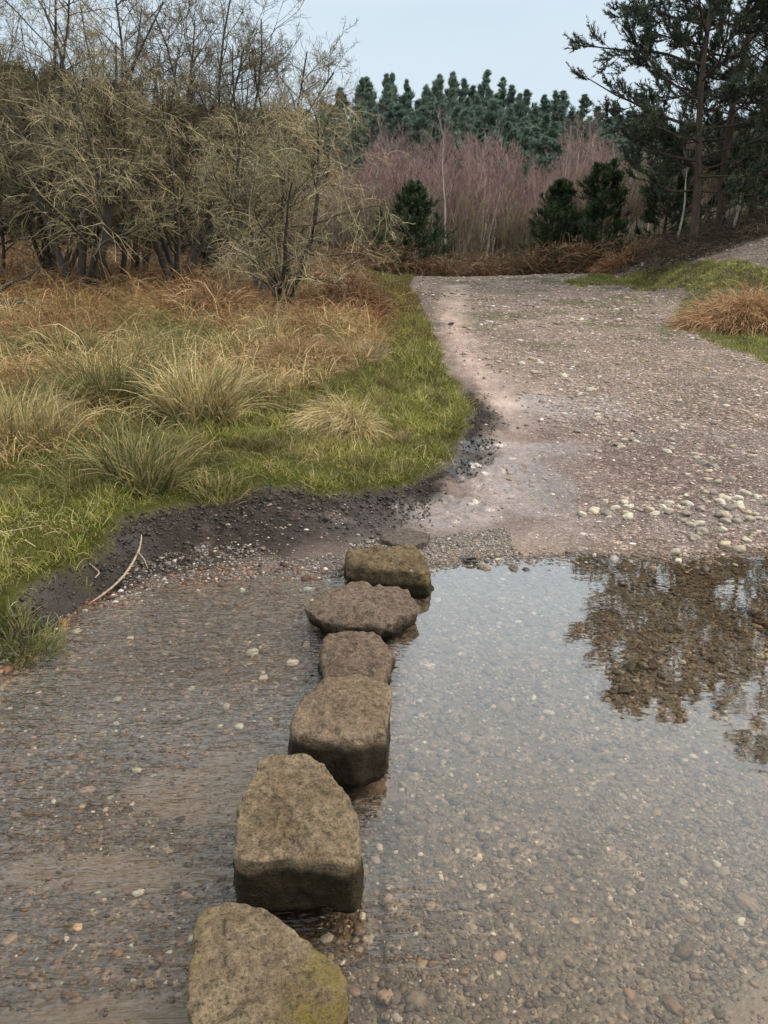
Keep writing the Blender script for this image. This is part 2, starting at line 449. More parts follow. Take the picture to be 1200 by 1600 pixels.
# greenish mid track with thin turf, right verges
far = ss(Y, 9, 14) * (1 - ss(np.abs(n2(0.5, 33, 4)), 0.0, 0.35)*0.6)
_pp = lambda L: np.array([G(a, b)[:2] for a, b in L])
PATCH1 = _pp([(880,440),(930,430),(1000,424),(1200,415),(1260,440),(1200,452),(1080,452),(960,444),(900,448)])
PATCH2 = _pp([(1060,470),(1100,450),(1180,440),(1290,430),(1290,640),(1200,566),(1120,540),(1065,510)])
TUSS = PATCH2
g1 = sdpoly(X, Y, PATCH1) + 0.9*n2(0.7, 34, 4); g2 = sdpoly(X, Y, PATCH2) + 0.28*n2(2.0, 35, 4)
turf = np.maximum(ss(g1, -0.6, 1.0), ss(g2, -0.2, 0.35))
patchy = ss(Y, 8, 12)*ss(n2(1.3, 36, 5), 0.02, 0.3)*0.6*ss(X, 0.5, 2.2)
track_foot = _pp([(690,445),(735,445),(745,520),(770,590),(800,620),(860,700),(640,800),(700,740),(760,640),(720,600),(690,540),(680,490)])
foot = ss(sdpoly(X, Y, track_foot) + 0.15*n2(1.5, 37, 4), -0.15, 0.35)
blend(foot*0.85, (0.42, 0.31, 0.265))
# wetter purple-brown strip near pool
wetn = ss(n2(0.9, 38, 4)*0.35 + (1 - ss(Y, 5.2, 9.0)), 0.35, 0.75) * (sdist > 0)
blend(wetn*0.85, (0.21, 0.155, 0.135))
blend(ss(sdist, -0.02, 0.03)*(1-ss(sdist, 0.10, 0.32))*(X > 0.1)*0.8, (0.26, 0.19, 0.155))
blend(patchy, (0.10, 0.115, 0.035))
GREEN = np.array([0.07, 0.075, 0.02])
blend(turf*0.9, np.array([0.12, 0.13, 0.03]))
# left bank
gm = ss(gs, -0.05, 0.06)
blend(ss(gs, -0.34, -0.10) * (1-gm) * (sdist > -0.05)*(1-0.8*ss(Y, 7, 9.5)), (0.028, 0.021, 0.017))
mudm = ss(gs, -1.15, -0.45)*ss(sdist, -0.05, 0.12)*ss(-X, -0.45, 0.1)
blend(mudm*ss(n2(3, 39, 4), -0.9, -0.1)*(1-gm), (0.034, 0.025, 0.02))
blend(gm, GREEN*0.75)
straw = ss(gs, 0.7, 1.8) 
blend(gm*straw*ss(n2(0.9, 40, 4), -0.5, 0.2), (0.06, 0.042, 0.02))
blend(gm*ss(Y, 9.5, 12), (0.07, 0.042, 0.02))
# stream bed
bed = (sdist < 0)
bedc = np.array([0.125, 0.092, 0.07])
blend(bed*1.0, bedc)
blend(bed*ss(n2(0.8, 41, 4), 0.0, 0.5)*0.5, (0.13, 0.095, 0.065))
blend(bed*ss(-X, 0.0, 0.4)*0.7, (0.07, 0.045, 0.028))
blend(bed*(1-ss(-sdist, 0, 0.6))*(X < 0)*0.8, (0.12, 0.065, 0.03))
blend(bed*ss(X, 1.3, 1.8)*ss(Y, 2.6, 3.2)*0.75, (0.085, 0.052, 0.02))
SILT = [(0.98, 1.13, 0.33, 0.17), (-0.85, 1.14, 0.6, 0.15), (-0.42, 2.05, 0.45, 0.16), (-0.8, 1.68, 0.3, 0.07)]
silt = np.zeros_like(X)
for a, b, rx, ry in SILT:
    q = np.hypot((X-a)/rx, (Y-b)/ry) + 0.9*n2(4, 45, 4)
    silt = np.maximum(silt, 1 - ss(q, 0.6, 1.2))
blend(bed*silt*0.9*(1-0.6*ss(-X, 0, 0.4)), (0.17, 0.12, 0.095))
# beyond the crest
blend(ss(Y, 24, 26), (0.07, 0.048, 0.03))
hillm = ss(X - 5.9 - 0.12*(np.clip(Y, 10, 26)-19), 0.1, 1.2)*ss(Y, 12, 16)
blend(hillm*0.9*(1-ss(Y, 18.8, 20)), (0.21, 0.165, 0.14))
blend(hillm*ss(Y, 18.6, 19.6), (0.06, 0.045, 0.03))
wet = 0.05 + 0.6*bed + 0.4*wetn*ss(n2(1.6, 46, 4), -0.2, 0.4) + 0.1*mudm
for px, py, rr_ in [(880, 632, 0.7), (780, 735, 0.55), (800, 775, 0.45), (700, 800, 0.4), (860, 700, 0.4), (760, 690, 0.35), (840, 790, 0.3)]:
    g0 = G(px, py); q = np.hypot((X-g0[0])/rr_, (Y-g0[1])/(rr_*0.8)) + 0.4*n2(3, 47, 4)
    wet = wet + 0.7*(1-ss(q, 0.5, 1.1))
wet = wet*(1-gm)
grv = np.clip(0.9 - 0.65*(1-ss(X - 0.13*(Y-4), 0.5, 1.8))*(1-ss(Y, 8, 11))*(sdist > 0) - gm - silt - turf*0.6 - 0.75*foot - mudm, 0.0, 1)*(1-0.5*ss(Y, 23, 26))
acc = Acc()
V = np.stack([X, Y, Z], -1)
idx = np.arange(nr*nc).reshape(nr, nc)
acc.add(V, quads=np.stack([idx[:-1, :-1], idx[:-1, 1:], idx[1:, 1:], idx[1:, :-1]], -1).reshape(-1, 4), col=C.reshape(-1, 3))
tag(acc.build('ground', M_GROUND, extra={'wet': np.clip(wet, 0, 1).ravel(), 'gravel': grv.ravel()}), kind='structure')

# ------------------------------------------------------------------ water sheet
wx = np.linspace(-6, 6, 260); wy = np.linspace(-1.9, 4.7, 160)
WX, WY = np.meshgrid(wx, wy); wz = np.zeros_like(WX)
lx = np.interp(WY, [0, 1.0, 1.35, 1.6, 2.0, 2.5, 3.1, 3.6], [-0.35, -0.25, -0.14, -0.1, -0.02, 0.02, 0.06, 0.2])
rip = (1 - ss(WX - lx, -0.08, 0.10))
rip = np.maximum(rip, 0.45*(1-ss(np.hypot((WX+0.03)/0.30, (WY-1.42)/0.2), 0.5, 1.1)))
rip = rip * (0.55 + 0.45*ss(vnoise(WX*1.3, WY*2.2, seed=51), -0.5, 0.5))
idx = np.arange(WX.size).reshape(WX.shape)
acc = Acc(); acc.add(np.stack([WX, WY, wz], -1), quads=np.stack([idx[:-1, :-1], idx[:-1, 1:], idx[1:, 1:], idx[1:, :-1]], -1).reshape(-1, 4))
tag(acc.build('water', M_WATER, extra={'ripple': rip.ravel()}), kind='structure')

# ------------------------------------------------------------------ stepping stones
def stone(name, label, outline, ztop, c, seed, slope=(0, 0), flare=1.04, bev=0.028, mossf=None, zb=-0.12, rough=0.010, dark_z=0.055, dome=0.012):
    pts = np.array([P(a, b, ztop)[:2] for a, b in outline])
    # dense closed outline, lightly rounded
    n = 200; seg = np.linalg.norm(np.roll(pts, -1, 0) - pts, axis=1); cum = np.concatenate([[0], np.cumsum(seg)])
    tt = np.linspace(0, cum[-1], n, endpoint=False); cl = np.vstack([pts, pts[:1]])
    O = np.stack([np.interp(tt, cum, cl[:, 0]), np.interp(tt, cum, cl[:, 1])], 1)
    for _ in range(6): O = (np.roll(O, 1, 0) + 2*O + np.roll(O, -1, 0)) / 4
    cen = O.mean(0); D = O - cen; rad = np.linalg.norm(D, axis=1, keepdims=True); U = D / rad
    rings = []; zs = []
    for s in np.linspace(0.03, 1, 30)[:-1]: 
        rr = s * (rad - bev); rings.append(cen + U*rr); zs.append(np.full(n, ztop + dome*(1 - s**2)))
    for a in np.linspace(0, np.pi/2, 7):
        rings.append(cen + U*(rad - bev + bev*np.sin(a))); zs.append(np.full(n, ztop - bev*(1-np.cos(a))))
    for s in np.linspace(0, 1, 22)[1:]:
        rings.append(cen + U*(rad*(1 + (flare-1)*np.sin(s*2.0)))); zs.append(np.full(n, (ztop-bev)*(1-s) + zb*s))
    for i_ in range(36, len(zs)):
        zz_ = zs[i_][0]; rings[i_] = cen + (rings[i_]-cen)*(1 - 0.45*ss(-zz_, -0.005, 0.10))
    XY = np.array(rings); ZZ = np.array(zs); V = np.concatenate([XY, ZZ[..., None]], -1)
    hgt = np.clip((V[..., 2]-zb)/(ztop-zb), 0, 1)
    V[..., 2] += hgt * (slope[0]*(V[..., 0]-cen[0]) + slope[1]*(V[..., 1]-cen[1]))
    topf = np.zeros(V.shape[:2]); topf[:30] = 1
    p = V * 1.0
    nz = fbm(p[..., 0]*7+seed, p[..., 1]*7, p[..., 2]*7, seed=seed, octv=5, gain=0.55)
    nz2 = np.abs(fbm(p[..., 0]*13+seed, p[..., 1]*13, p[..., 2]*13, seed=seed+50, octv=3))
    N = np.zeros_like(V); k = len(zs)
    upw = np.concatenate([np.ones(29), np.cos(np.linspace(0, np.pi/2, 7)), np.zeros(k-36)])[:, None]
    N[..., 2] = upw; N[..., :2] = U[None]*np.sqrt(1-upw**2)[..., None]
    V = V + N * (nz*rough*2.6 - nz2*rough*1.7 - rough*0.55*ss(0.10-np.abs(fbm(p[..., 0]*4+seed, p[..., 1]*4, p[..., 2]*6, seed=seed+77, octv=4)), 0.07, 0.10))[..., None]
    V = V + N * (rough*0.7*fbm(p[..., 0]*45, p[..., 1]*45, p[..., 2]*45, seed=seed+9, octv=3))[..., None]
    ctr = np.array([[cen[0], cen[1], V[0, :, 2].mean()]])
    idx = np.arange(k*n).reshape(k, n); nx = np.roll(idx, -1, 1)
    q = np.stack([idx[:-1], idx[1:], nx[1:], nx[:-1]], -1).reshape(-1, 4)
    tri = np.stack([np.full(n, k*n), idx[0], nx[0]], 1)
    allv = np.vstack([V.reshape(-1, 3), ctr])
    loc = np.array([cen[0], cen[1], 0.0])
    lowz = allv[:, 2]
    edge = dark_z + 0.022*fbm(allv[:, 0]*12, allv[:, 1]*12, allv[:, 2]*5, seed=seed+4)
    alg = 1 - ss(lowz, edge-0.01, edge+0.022)  # mask: stone is darker below an uneven height
    ms = np.zeros(len(allv))
    if mossf is not None: ms = mossf(allv)
    acc = Acc(); acc.add(allv - loc, quads=q, tris=tri, col=c)
    o = acc.build(name, M_STONE, extra={'moss': ms, 'low_dark': alg}, loc=loc)
    return tag(o, label, 'stepping stone', 'stepping stones across the stream')
B1, B2 = (0.21, 0.155, 0.10), (0.205, 0.15, 0.095)
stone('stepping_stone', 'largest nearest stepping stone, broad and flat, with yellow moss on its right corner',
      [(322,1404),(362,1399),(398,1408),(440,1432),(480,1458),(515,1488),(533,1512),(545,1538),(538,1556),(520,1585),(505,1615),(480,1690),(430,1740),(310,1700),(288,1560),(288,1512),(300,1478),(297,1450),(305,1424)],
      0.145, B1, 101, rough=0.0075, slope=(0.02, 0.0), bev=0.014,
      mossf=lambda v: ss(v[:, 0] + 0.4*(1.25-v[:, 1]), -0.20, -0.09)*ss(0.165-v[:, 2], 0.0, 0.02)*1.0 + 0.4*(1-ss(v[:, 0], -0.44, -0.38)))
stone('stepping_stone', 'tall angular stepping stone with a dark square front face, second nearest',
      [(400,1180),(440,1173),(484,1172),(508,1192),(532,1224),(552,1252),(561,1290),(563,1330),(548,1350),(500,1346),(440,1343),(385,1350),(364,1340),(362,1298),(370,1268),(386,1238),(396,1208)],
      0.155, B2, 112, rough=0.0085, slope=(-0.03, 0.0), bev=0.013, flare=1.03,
      mossf=lambda v: ss(v[:, 0], -0.12, -0.05)*ss(0.16-v[:, 2], 0.01, 0.05)*0.8, dark_z=0.115)
stone('stepping_stone', 'blocky square stepping stone with dark front, third nearest',
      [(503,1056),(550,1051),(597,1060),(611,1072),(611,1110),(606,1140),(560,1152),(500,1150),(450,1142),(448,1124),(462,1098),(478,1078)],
      0.175, (0.20, 0.143, 0.095), 123, rough=0.007, slope=(0.0, 0.06), bev=0.028, flare=1.02, dark_z=0.125)
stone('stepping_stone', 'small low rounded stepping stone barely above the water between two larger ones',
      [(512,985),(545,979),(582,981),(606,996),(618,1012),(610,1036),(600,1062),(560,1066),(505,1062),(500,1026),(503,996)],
      0.075, (0.155, 0.11, 0.08), 134, bev=0.03, flare=1.06, dark_z=0.02, dome=0.02)
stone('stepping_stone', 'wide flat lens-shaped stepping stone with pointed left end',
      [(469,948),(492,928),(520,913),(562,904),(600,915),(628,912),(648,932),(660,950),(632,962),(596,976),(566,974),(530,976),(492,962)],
      0.085, (0.165, 0.12, 0.09), 145, bev=0.02, flare=0.84, dark_z=0.03, rough=0.012)
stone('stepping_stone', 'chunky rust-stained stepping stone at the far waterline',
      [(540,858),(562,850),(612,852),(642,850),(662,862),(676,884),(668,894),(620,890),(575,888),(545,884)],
      0.125, (0.16, 0.115, 0.065), 156, bev=0.02, flare=1.07, dark_z=0.045, rough=0.013,
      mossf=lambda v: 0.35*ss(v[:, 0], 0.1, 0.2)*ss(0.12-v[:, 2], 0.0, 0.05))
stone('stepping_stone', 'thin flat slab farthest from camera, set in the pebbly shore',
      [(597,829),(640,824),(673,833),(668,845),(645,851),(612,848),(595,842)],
      0.055, (0.14, 0.11, 0.09), 167, bev=0.012, flare=1.02, dark_z=-0.02, rough=0.005, dome=0.004)

STONE_C = []
for o in [o for o in bpy.data.objects if o.name.startswith('stepping_stone')]:
    vs = np.array([v.co[:] for v in o.data.vertices]); STONE_C.append((o.location.x, o.location.y, np.hypot(vs[:, 0], vs[:, 1]).max()*0.75))
def clear_of_stones(x, y, m=1.0):
    k = np.ones(len(x), bool)
    for a, b, r in STONE_C: k &= np.hypot(x-a, y-b) > r*m
    return k

# ------------------------------------------------------------------ gravel of bed and track
PAL = np.array([(0.25,0.19,0.145),(0.20,0.155,0.125),(0.13,0.11,0.095),(0.29,0.22,0.165),(0.33,0.29,0.245),(0.10,0.09,0.09),(0.25,0.17,0.12),(0.50,0.47,0.41),(0.38,0.24,0.10),(0.62,0.6,0.55),(0.16,0.105,0.09)])
PW = np.array([22, 18, 12, 14, 9, 7, 8, 3.5, 1.2, 1.8, 8.0]); PW = PW / PW.sum()
def palette(rng, n, w=PW): return PAL[rng.choice(len(PAL), n, p=w)] * rng.uniform(0.8, 1.2, (n, 1))
def zoneset(seed, n, xr, yr, sz, keep, tmpl, sink=0.1, w=PW, mul=1.0, flat=(0.35, 0.6)):
    rng = np.random.default_rng(seed)
    x = rng.uniform(*xr, n); y = rng.uniform(*yr, n)
    k = keep(x, y, rng); x, y = x[k], y[k]
    s = np.exp(rng.normal(0, 0.38, len(x))) * sz * (1 + 0.0*x)
    z = H(x, y)
    return rng, np.stack([x, y, z], 1), s, palette(rng, len(x), w)*mul
infr = lambda x, y, m=0.25: (np.abs(x) < y*0.62 + m)
def siltd(x, y):
    k = np.ones(len(x), bool)
    for a, b, rx, ry in SILT: k &= (np.hypot((x-a)/rx, (y-b)/ry) + 0.9*fbm(x*4, y*4, seed=45)) > 0.8 + 0.3*np.random.default_rng(len(x)).random(len(x))
    return k
acc = Acc()
def k1(x, y, r): return infr(x, y) & (y < shore(x)+0.05) & (siltd(x, y) | (r.random(len(x)) < 0.15)) & clear_of_stones(x, y, 0.8)
def dens(x, y, r, lo=0.45): return r.random(len(x)) < lo + (1-lo)*ss(fbm(x*2.2, y*2.2, seed=61), -0.4, 0.35)
for sd_, n_, xr_, yr_, sz_, tp in [(1, 34000, (-1.6, 1.7), (0.95, 2.1), 0.0046, ICO1), (2, 5200, (-1.6, 1.7), (0.95, 2.1), 0.0085, ICO2), (22, 300, (-1.6, 1.7), (0.95, 2.1), 0.015, ICO3),
                                   (3, 40000, (-2.6, 2.9), (2.1, 4.1), 0.0062, ICO1), (4, 6500, (-2.6, 2.9), (2.1, 4.1), 0.011, ICO2), (5, 350, (-2.6, 2.9), (2.1, 4.1), 0.019, ICO3)]:
    r, p, s, c = zoneset(sd_, n_, xr_, yr_, sz_, lambda x, y, r: k1(x, y, r) & dens(x, y, r), tp)
    ll = (1-ss(p[:, 0], -0.35, 0.0))[:, None]; c = c*np.exp(r.normal(0, 0.28, (len(s), 1))); c = c*(1-ll)*np.array([.50, .455, .42]) + c*ll*np.array([.36, .26, .185]); rs = (ss(p[:, 1]-shore(p[:, 0]), -0.5, -0.15)*ss(-p[:, 0], -0.05, 0.3))[:, None]; c = c*(1-rs) + c*rs*np.array([1.05, 0.70, 0.42]); c = np.where((r.random(len(s)) < 0.035)[:, None], np.array([0.42, 0.38, 0.31])*r.uniform(0.5, 1.1, (len(s), 1)), c)
    dk = (ss(p[:, 0], 1.2, 1.7)*ss(p[:, 1], 2.5, 3.1))[:, None]; c = c*(1-dk) + c*np.array([0.75, 0.6, 0.35])*dk
    pebbles(acc, r, p, s, c, tp, sink=0.0)
tag(acc.build('stream_bed_gravel', M_PEB), 'mixed brown and white pebbles under the clear shallow water', 'gravel', kind='stuff')
# yellowish pebbles of the shallow left: bright wet gravel at the shoreline
acc = Acc()
WS = PW.copy(); WS[7] *= 3; WS[4] *= 2; WS[9] *= 3; WS = WS/WS.sum()
def k2(x, y, r):
    s = y - shore(x); return infr(x, y, .5) & (s > -0.12) & (s < np.where(x < -0.2, 0.2, 0.3) + 0.14*vnoise(x*4, y*4)) & (x < 0.75) & clear_of_stones(x, y) & (grass_sd(x, y) < -0.12)
r, p, s, c = zoneset(7, 60000, (-2.2, 0.75), (2.4, 4.5), 0.0052, k2, ICO1, w=WS, mul=0.62); pebbles(acc, r, p, s, c, ICO1, sink=0.25)
r, p, s, c = zoneset(8, 4200, (-2.2, 0.75), (2.4, 4.5), 0.0085, lambda x, y, r: k2(x, y, r), ICO2, w=WS, mul=0.7); pebbles(acc, r, p, s, c, ICO2, sink=0.3)
tag(acc.build('shore_gravel', M_PEB), 'loose wet gravel along the stream edge beside the dark mud', 'gravel', kind='stuff')
# track gravel
acc = Acc()
PT = np.array([26, 16, 6, 20, 12, 3, 6, 3.5, 1.2, 1.5, 4.]); PT = PT/PT.sum()
def onfoot(x, y): return sdpoly(x, y, track_foot)
def k3(x, y, r):
    g = grass_sd(x, y); w = np.clip(0.55 + 0.9*fbm(x*0.9, y*0.9, seed=71), 0.08, 1)
    w = w * np.where(onfoot(x, y) > 0, 0.3, 1) * (1 - 0.8*(1-ss(x - 0.13*(y-4), 0.5, 1.8))*(1-ss(y, 8, 11)))
    return infr(x, y, .6) & (y > shore(x)+0.04) & (g < -0.15) & (r.random(len(x)) < w) & (sdpoly(x, y, PATCH2) < 0.1)
for sd_, n_, xr_, yr_, sz_, tp in [(11, 26000, (-1, 4.5), (3.8, 6.6), 0.007, ICO1), (12, 1300, (-1, 4.5), (3.8, 6.6), 0.014, ICO2),
                                   (13, 36000, (0, 8), (6.2, 12), 0.0125, ICO1), (14, 3200, (0, 8), (6.2, 12), 0.022, ICO1),
                                   (15, 30000, (0, 13), (11.5, 22.5), 0.023, ICO1), (16, 3200, (0, 13), (11.5, 22.5), 0.04, ICO1)]:
    r, p, s, c = zoneset(sd_, n_, xr_, yr_, sz_, k3, tp, w=PT, mul=np.array([1.22, 1.12, 1.12])); pebbles(acc, r, p, s, c, tp, sink=0.1, flat=(0.25, 0.5))
tag(acc.build('track_gravel', M_PEB), 'scattered loose gravel and flints all over the brown track', 'gravel', kind='stuff')

# pale cobbles one can count
rng = np.random.default_rng(90)
cl = [((1150, 800), 45, 36, 26, (0.022, 0.045)), ((1060, 790), 70, 34, 20, (0.018, 0.04)), ((985, 800), 45, 16, 10, (0.02, 0.045)), ((1130, 855), 60, 12, 20, (0.02, 0.04)),
      ((1115, 730), 70, 22, 16, (0.02, 0.045)), ((1010, 690), 70, 22, 14, (0.02, 0.04)), ((960, 655), 50, 14, 12, (0.018, 0.035)), ((860, 575), 60, 26, 26, (0.02, 0.05)), ((1060, 620), 90, 12, 16, (0.02, 0.045)), ((905, 500), 90, 20, 24, (0.025, 0.05))]
cob_meshes = []
for k in range(7):
    a = Acc(); v, f = ICO3; r2 = np.random.default_rng(200+k)
    v = v * (1 + 0.55*fbm(v[:, 0]*1.3+k, v[:, 1]*1.3, v[:, 2]*1.3, seed=300+k, octv=3))[:, None]
    v = v * np.array([1, r2.uniform(0.6, 0.85), r2.uniform(0.42, 0.6)])
    a.add(v, tris=f, col=[(0.42, 0.36, 0.26), (0.33, 0.27, 0.19), (0.50, 0.45, 0.36), (0.25, 0.20, 0.15), (0.38, 0.30, 0.20), (0.44, 0.38, 0.29), (0.20, 0.16, 0.13)][k])
    o = a.build('cobble', M_COB); cob_meshes.append(o)
used = set()
lab = {0: 'pale cream cobble in the cluster beside the right end of the pool', 1: 'pale cobble scattered on the track just above the pool', 2: 'pale cobble in the small group above the pool edge, centre right',
       3: 'pale cobble lying at the water line on the right', 4: 'pale cobble on the bare track right of the wet tyre mark', 5: 'pale cobble in the middle of the brown track', 6: 'small pale cobble in mid track beyond the wet patch',
       7: 'light flint in the stony strip half way up the track', 8: 'light flint on the upper right of the track', 9: 'light flint near the top of the track'}
for ci, ((cx, cy), rx, n_, ry, (s0, s1)) in enumerate(cl):
    for j in range(n_):
        px = cx + rng.normal(0, rx*0.75); py = cy + rng.normal(0, ry*0.75)
        px = min(px, 1290); py = max(py, 445)
        g0 = G(px, py); k = int(rng.integers(7)); o = cob_meshes[k]
        if k in used: o = o.copy(); COL.objects.link(o)
        used.add(k)
        s = s0*0.55 + (s1*1.1-s0*0.55)*rng.random()**1.2; s *= (1.0 if ci < 7 else 1.25)
        o.scale = (s, s, s); o.rotation_euler = (rng.normal(0, 0.15), rng.normal(0, 0.15), rng.uniform(0, 6.28))
        o.location = (g0[0], g0[1], Zat(g0[0], g0[1]) + s*0.05)
        tag(o, lab[ci], 'cobble', 'pale cobbles: ' + lab[ci].split('cobble ')[-1].split('flint ')[-1])

# ------------------------------------------------------------------ grass
def blades(acc, rng, x, y, L, w, col, nseg=3, lean=0.35, droop=-0.12, tip=None, z0=-0.005):
    n = len(x); p = np.stack([x, y, H(x, y)+z0], 1)
    d = np.stack([rng.normal(0, lean, n), rng.normal(0, lean, n), np.ones(n)], 1)
    h = norm(np.stack([rng.normal(size=n), rng.normal(size=n), np.zeros(n)], 1))
    pts = np.zeros((n, nseg+1, 3)); pts[:, 0] = p; d = norm(d)
    for i in range(nseg):
        pts[:, i+1] = pts[:, i] + d * (L/nseg)[:, None]
        d = norm(d + h*0.25 + np.array([0, 0, droop*(i+1)]))
    strips(acc, rng, pts, w, col, tip)
rng = np.random.default_rng(5)
acc = Acc()
def gcol(rng, n, x, y):
    base = np.array([(0.225, 0.225, 0.045), (0.32, 0.295, 0.075), (0.12, 0.13, 0.03), (0.46, 0.37, 0.18)])[rng.choice(4, n, p=[.38, .27, .2, .15])]
    m = ss(fbm(x*2.2, y*2.2, seed=83), 0.0, 0.35)[:, None]*0.6; base = base*(1-m) + np.array([0.22, 0.165, 0.075])*m
    v = 1 + 0.8*fbm(x*3.5, y*3.5, seed=80)[:, None]
    return base * v * rng.uniform(0.8, 1.2, (n, 1))
for n_, xr_, yr_, L_, w_ in [(130000, (-3.6, 1.0), (2.2, 5.2), 0.05, 0.0042), (110000, (-5, 1.6), (5.0, 8), 0.065, 0.006), (80000, (-6.5, 3), (7.8, 14), 0.085, 0.010), (30000, (-8, 4), (13, 24), 0.09, 0.012)]:
    x = rng.uniform(*xr_, n_); y = rng.uniform(*yr_, n_)
    g = grass_sd(x, y); k = (g > -0.02) & (rng.random(n_) < 0.25 + 0.75*ss(g, 0, 0.12)) & infr(x, y, 0.5)
    k &= rng.random(n_) < np.where(g > 0.9, 0.55, 1.0)
    k &= (fbm(x*5.1, y*5.1, seed=82, octv=3) > -0.55)
    x, y = x[k], y[k]; n = len(x)
    L = L_ * np.exp(rng.normal(0, 0.4, n)) * (0.35 + 1.25*ss(fbm(x*5, y*5, seed=81), -0.3, 0.45))
    blades(acc, rng, x, y, L, np.full(n, w_), gcol(rng, n, x, y), lean=0.6)
# right verge turf
for poly, n_, L_, w_ in [(PATCH2, 60000, 0.05, 0.010), (PATCH1, 70000, 0.06, 0.016)]:
    x = rng.uniform(poly[:, 0].min(), poly[:, 0].max()+0.3, n_); y = rng.uniform(poly[:, 1].min(), poly[:, 1].max(), n_)
    k = (sdpoly(x, y, poly) + 0.3*fbm(x*2, y*2, seed=35) > 0.0); x, y = x[k], y[k]; n = len(x)
    blades(acc, rng, x, y, L_*np.exp(rng.normal(0, .3, n)), np.full(n, w_), gcol(rng, n, x, y)*np.array([0.9, 0.94, 1]), lean=0.6)
tag(acc.build('short_grass', M_GRASS), 'short green turf on the stream bank and verges', 'grass', kind='stuff')

# long dead grass
STRAWC = np.array([(0.40, 0.29, 0.13), (0.52, 0.39, 0.20), (0.24, 0.16, 0.07), (0.17, 0.16, 0.06), (0.26, 0.13, 0.055), (0.62, 0.50, 0.30)])
def scol(rng, n, w=(.28, .2, .2, .14, .12, .06)): return 1.25*STRAWC[rng.choice(6, n, p=np.array(w)/sum(w))] * rng.uniform(0.75, 1.2, (n, 1))
acc = Acc()
SP = np.array([_G0(a, b)[:2] for a, b in [(-80,765),(60,742),(150,722),(260,700),(330,668),(440,640),(520,610),(575,580),(598,530),(592,470),(560,448),(430,440)]])
SPOLY = np.vstack([SP, [(-2, 20), (-20, 20), (-20, 4)]])
def straw_sd(x, y): return sdpoly(x, y, SPOLY) + 0.22*fbm(x*2, y*2, seed=85)
for n_, xr_, yr_, L_, w_, w3 in [(22000, (-5, 0.6), (4.4, 7), 0.20, 0.0055, 1), (44000, (-6.5, 0.9), (6.5, 10), 0.27, 0.0085, 1), (40000, (-8.5, 1.2), (9.5, 15), 0.34, 0.012, 1)]:
    x = rng.uniform(*xr_, n_); y = rng.uniform(*yr_, n_)
    k = (straw_sd(x, y) > 0) & infr(x, y, 0.5) & (rng.random(n_) < 0.12+0.88*ss(fbm(x*2.3, y*2.3, seed=86), -0.3, 0.2)); x, y = x[k], y[k]; n = len(x)
    L = L_ * np.exp(rng.normal(0, 0.4, n))
    c = scol(rng, n); red = ss(y, 8.5, 11)*ss(fbm(x*0.9, y*0.9, seed=87), -0.4, 0.3)
    gp = (ss(fbm(x*1.3, y*1.3, seed=97), 0.02, 0.3)*0.85)[:, None]; c = c*(1-gp) + np.array([0.17, 0.18, 0.055])*gp*rng.uniform(0.5, 1.4, (n, 1))
    rp_ = (ss(fbm(x*1.6, y*1.6, seed=98), 0.05, 0.3)*np.where(y < 8.5, 0.4, 0.8))[:, None]; c = c*(1-rp_) + np.array([0.30, 0.15, 0.07])*rp_*rng.uniform(0.4, 1.4, (n, 1))
    c = c*(1-red[:, None]*0.75) + np.array([0.42, 0.21, 0.09])*red[:, None]*0.75*rng.uniform(0.6, 1.3, (n, 1))
    blades(acc, rng, x, y, L, np.full(n, w_), c, nseg=4, lean=0.55, droop=-0.22)
tag(acc.build('long_dead_grass', M_STRAW), 'tangled straw-coloured dead grass on the left bank', 'grass', kind='stuff')
# scattered long blades trailing over the green edge
acc = Acc(); n_ = 9000
x = rng.uniform(-3.4, 1.2, n_); y = rng.uniform(2.4, 7.5, n_); g = grass_sd(x, y)
k = (g > 0.0) & (straw_sd(x, y) < 0.1) & infr(x, y, .4) & (fbm(x*2, y*2, seed=88) > -0.1); x, y = x[k], y[k]; n = len(x)
blades(acc, rng, x, y, 0.11*np.exp(rng.normal(0, .4, n)), np.full(n, 0.0032), scol(rng, n, (3, 2, 2, 5, .3, 1)), nseg=4, lean=1.0, droop=-0.25)
tag(acc.build('trailing_grass', M_STRAW), 'thin yellowed grass stems trailing over the green bank', 'grass', kind='stuff')

# mud crumbs and leaf litter along the bank
acc = Acc(); n_ = 90000
x = rng.uniform(-2.6, 1.6, n_); y = rng.uniform(2.3, 8, n_); g = grass_sd(x, y); s_ = y - shore(x)
k = (g < 0.03) & (g > -0.75) & (s_ > 0.02) & infr(x, y, .4) & clear_of_stones(x, y) & (rng.random(n_) < ss(g, -0.75, -0.15)*np.where(x < 0.3, 1, 0.35*(g > -0.28))*(1-0.8*ss(y, 6.5, 8.5))); x, y = x[k], y[k]; n = len(x)
pebbles(acc, rng, np.stack([x, y, H(x, y)], 1), 0.0065*np.exp(rng.normal(0, .45, n)), np.array([0.032, 0.022, 0.016])*rng.uniform(0.3, 2.0, (n, 1)), ICO1, flat=(0.4, 0.9))
M_MUD = mat_pebble('wet_mud', 0.6, 60)
tag(acc.build('mud_clods', M_MUD), 'black trampled mud clods between the grass and stream', 'mud', kind='stuff')

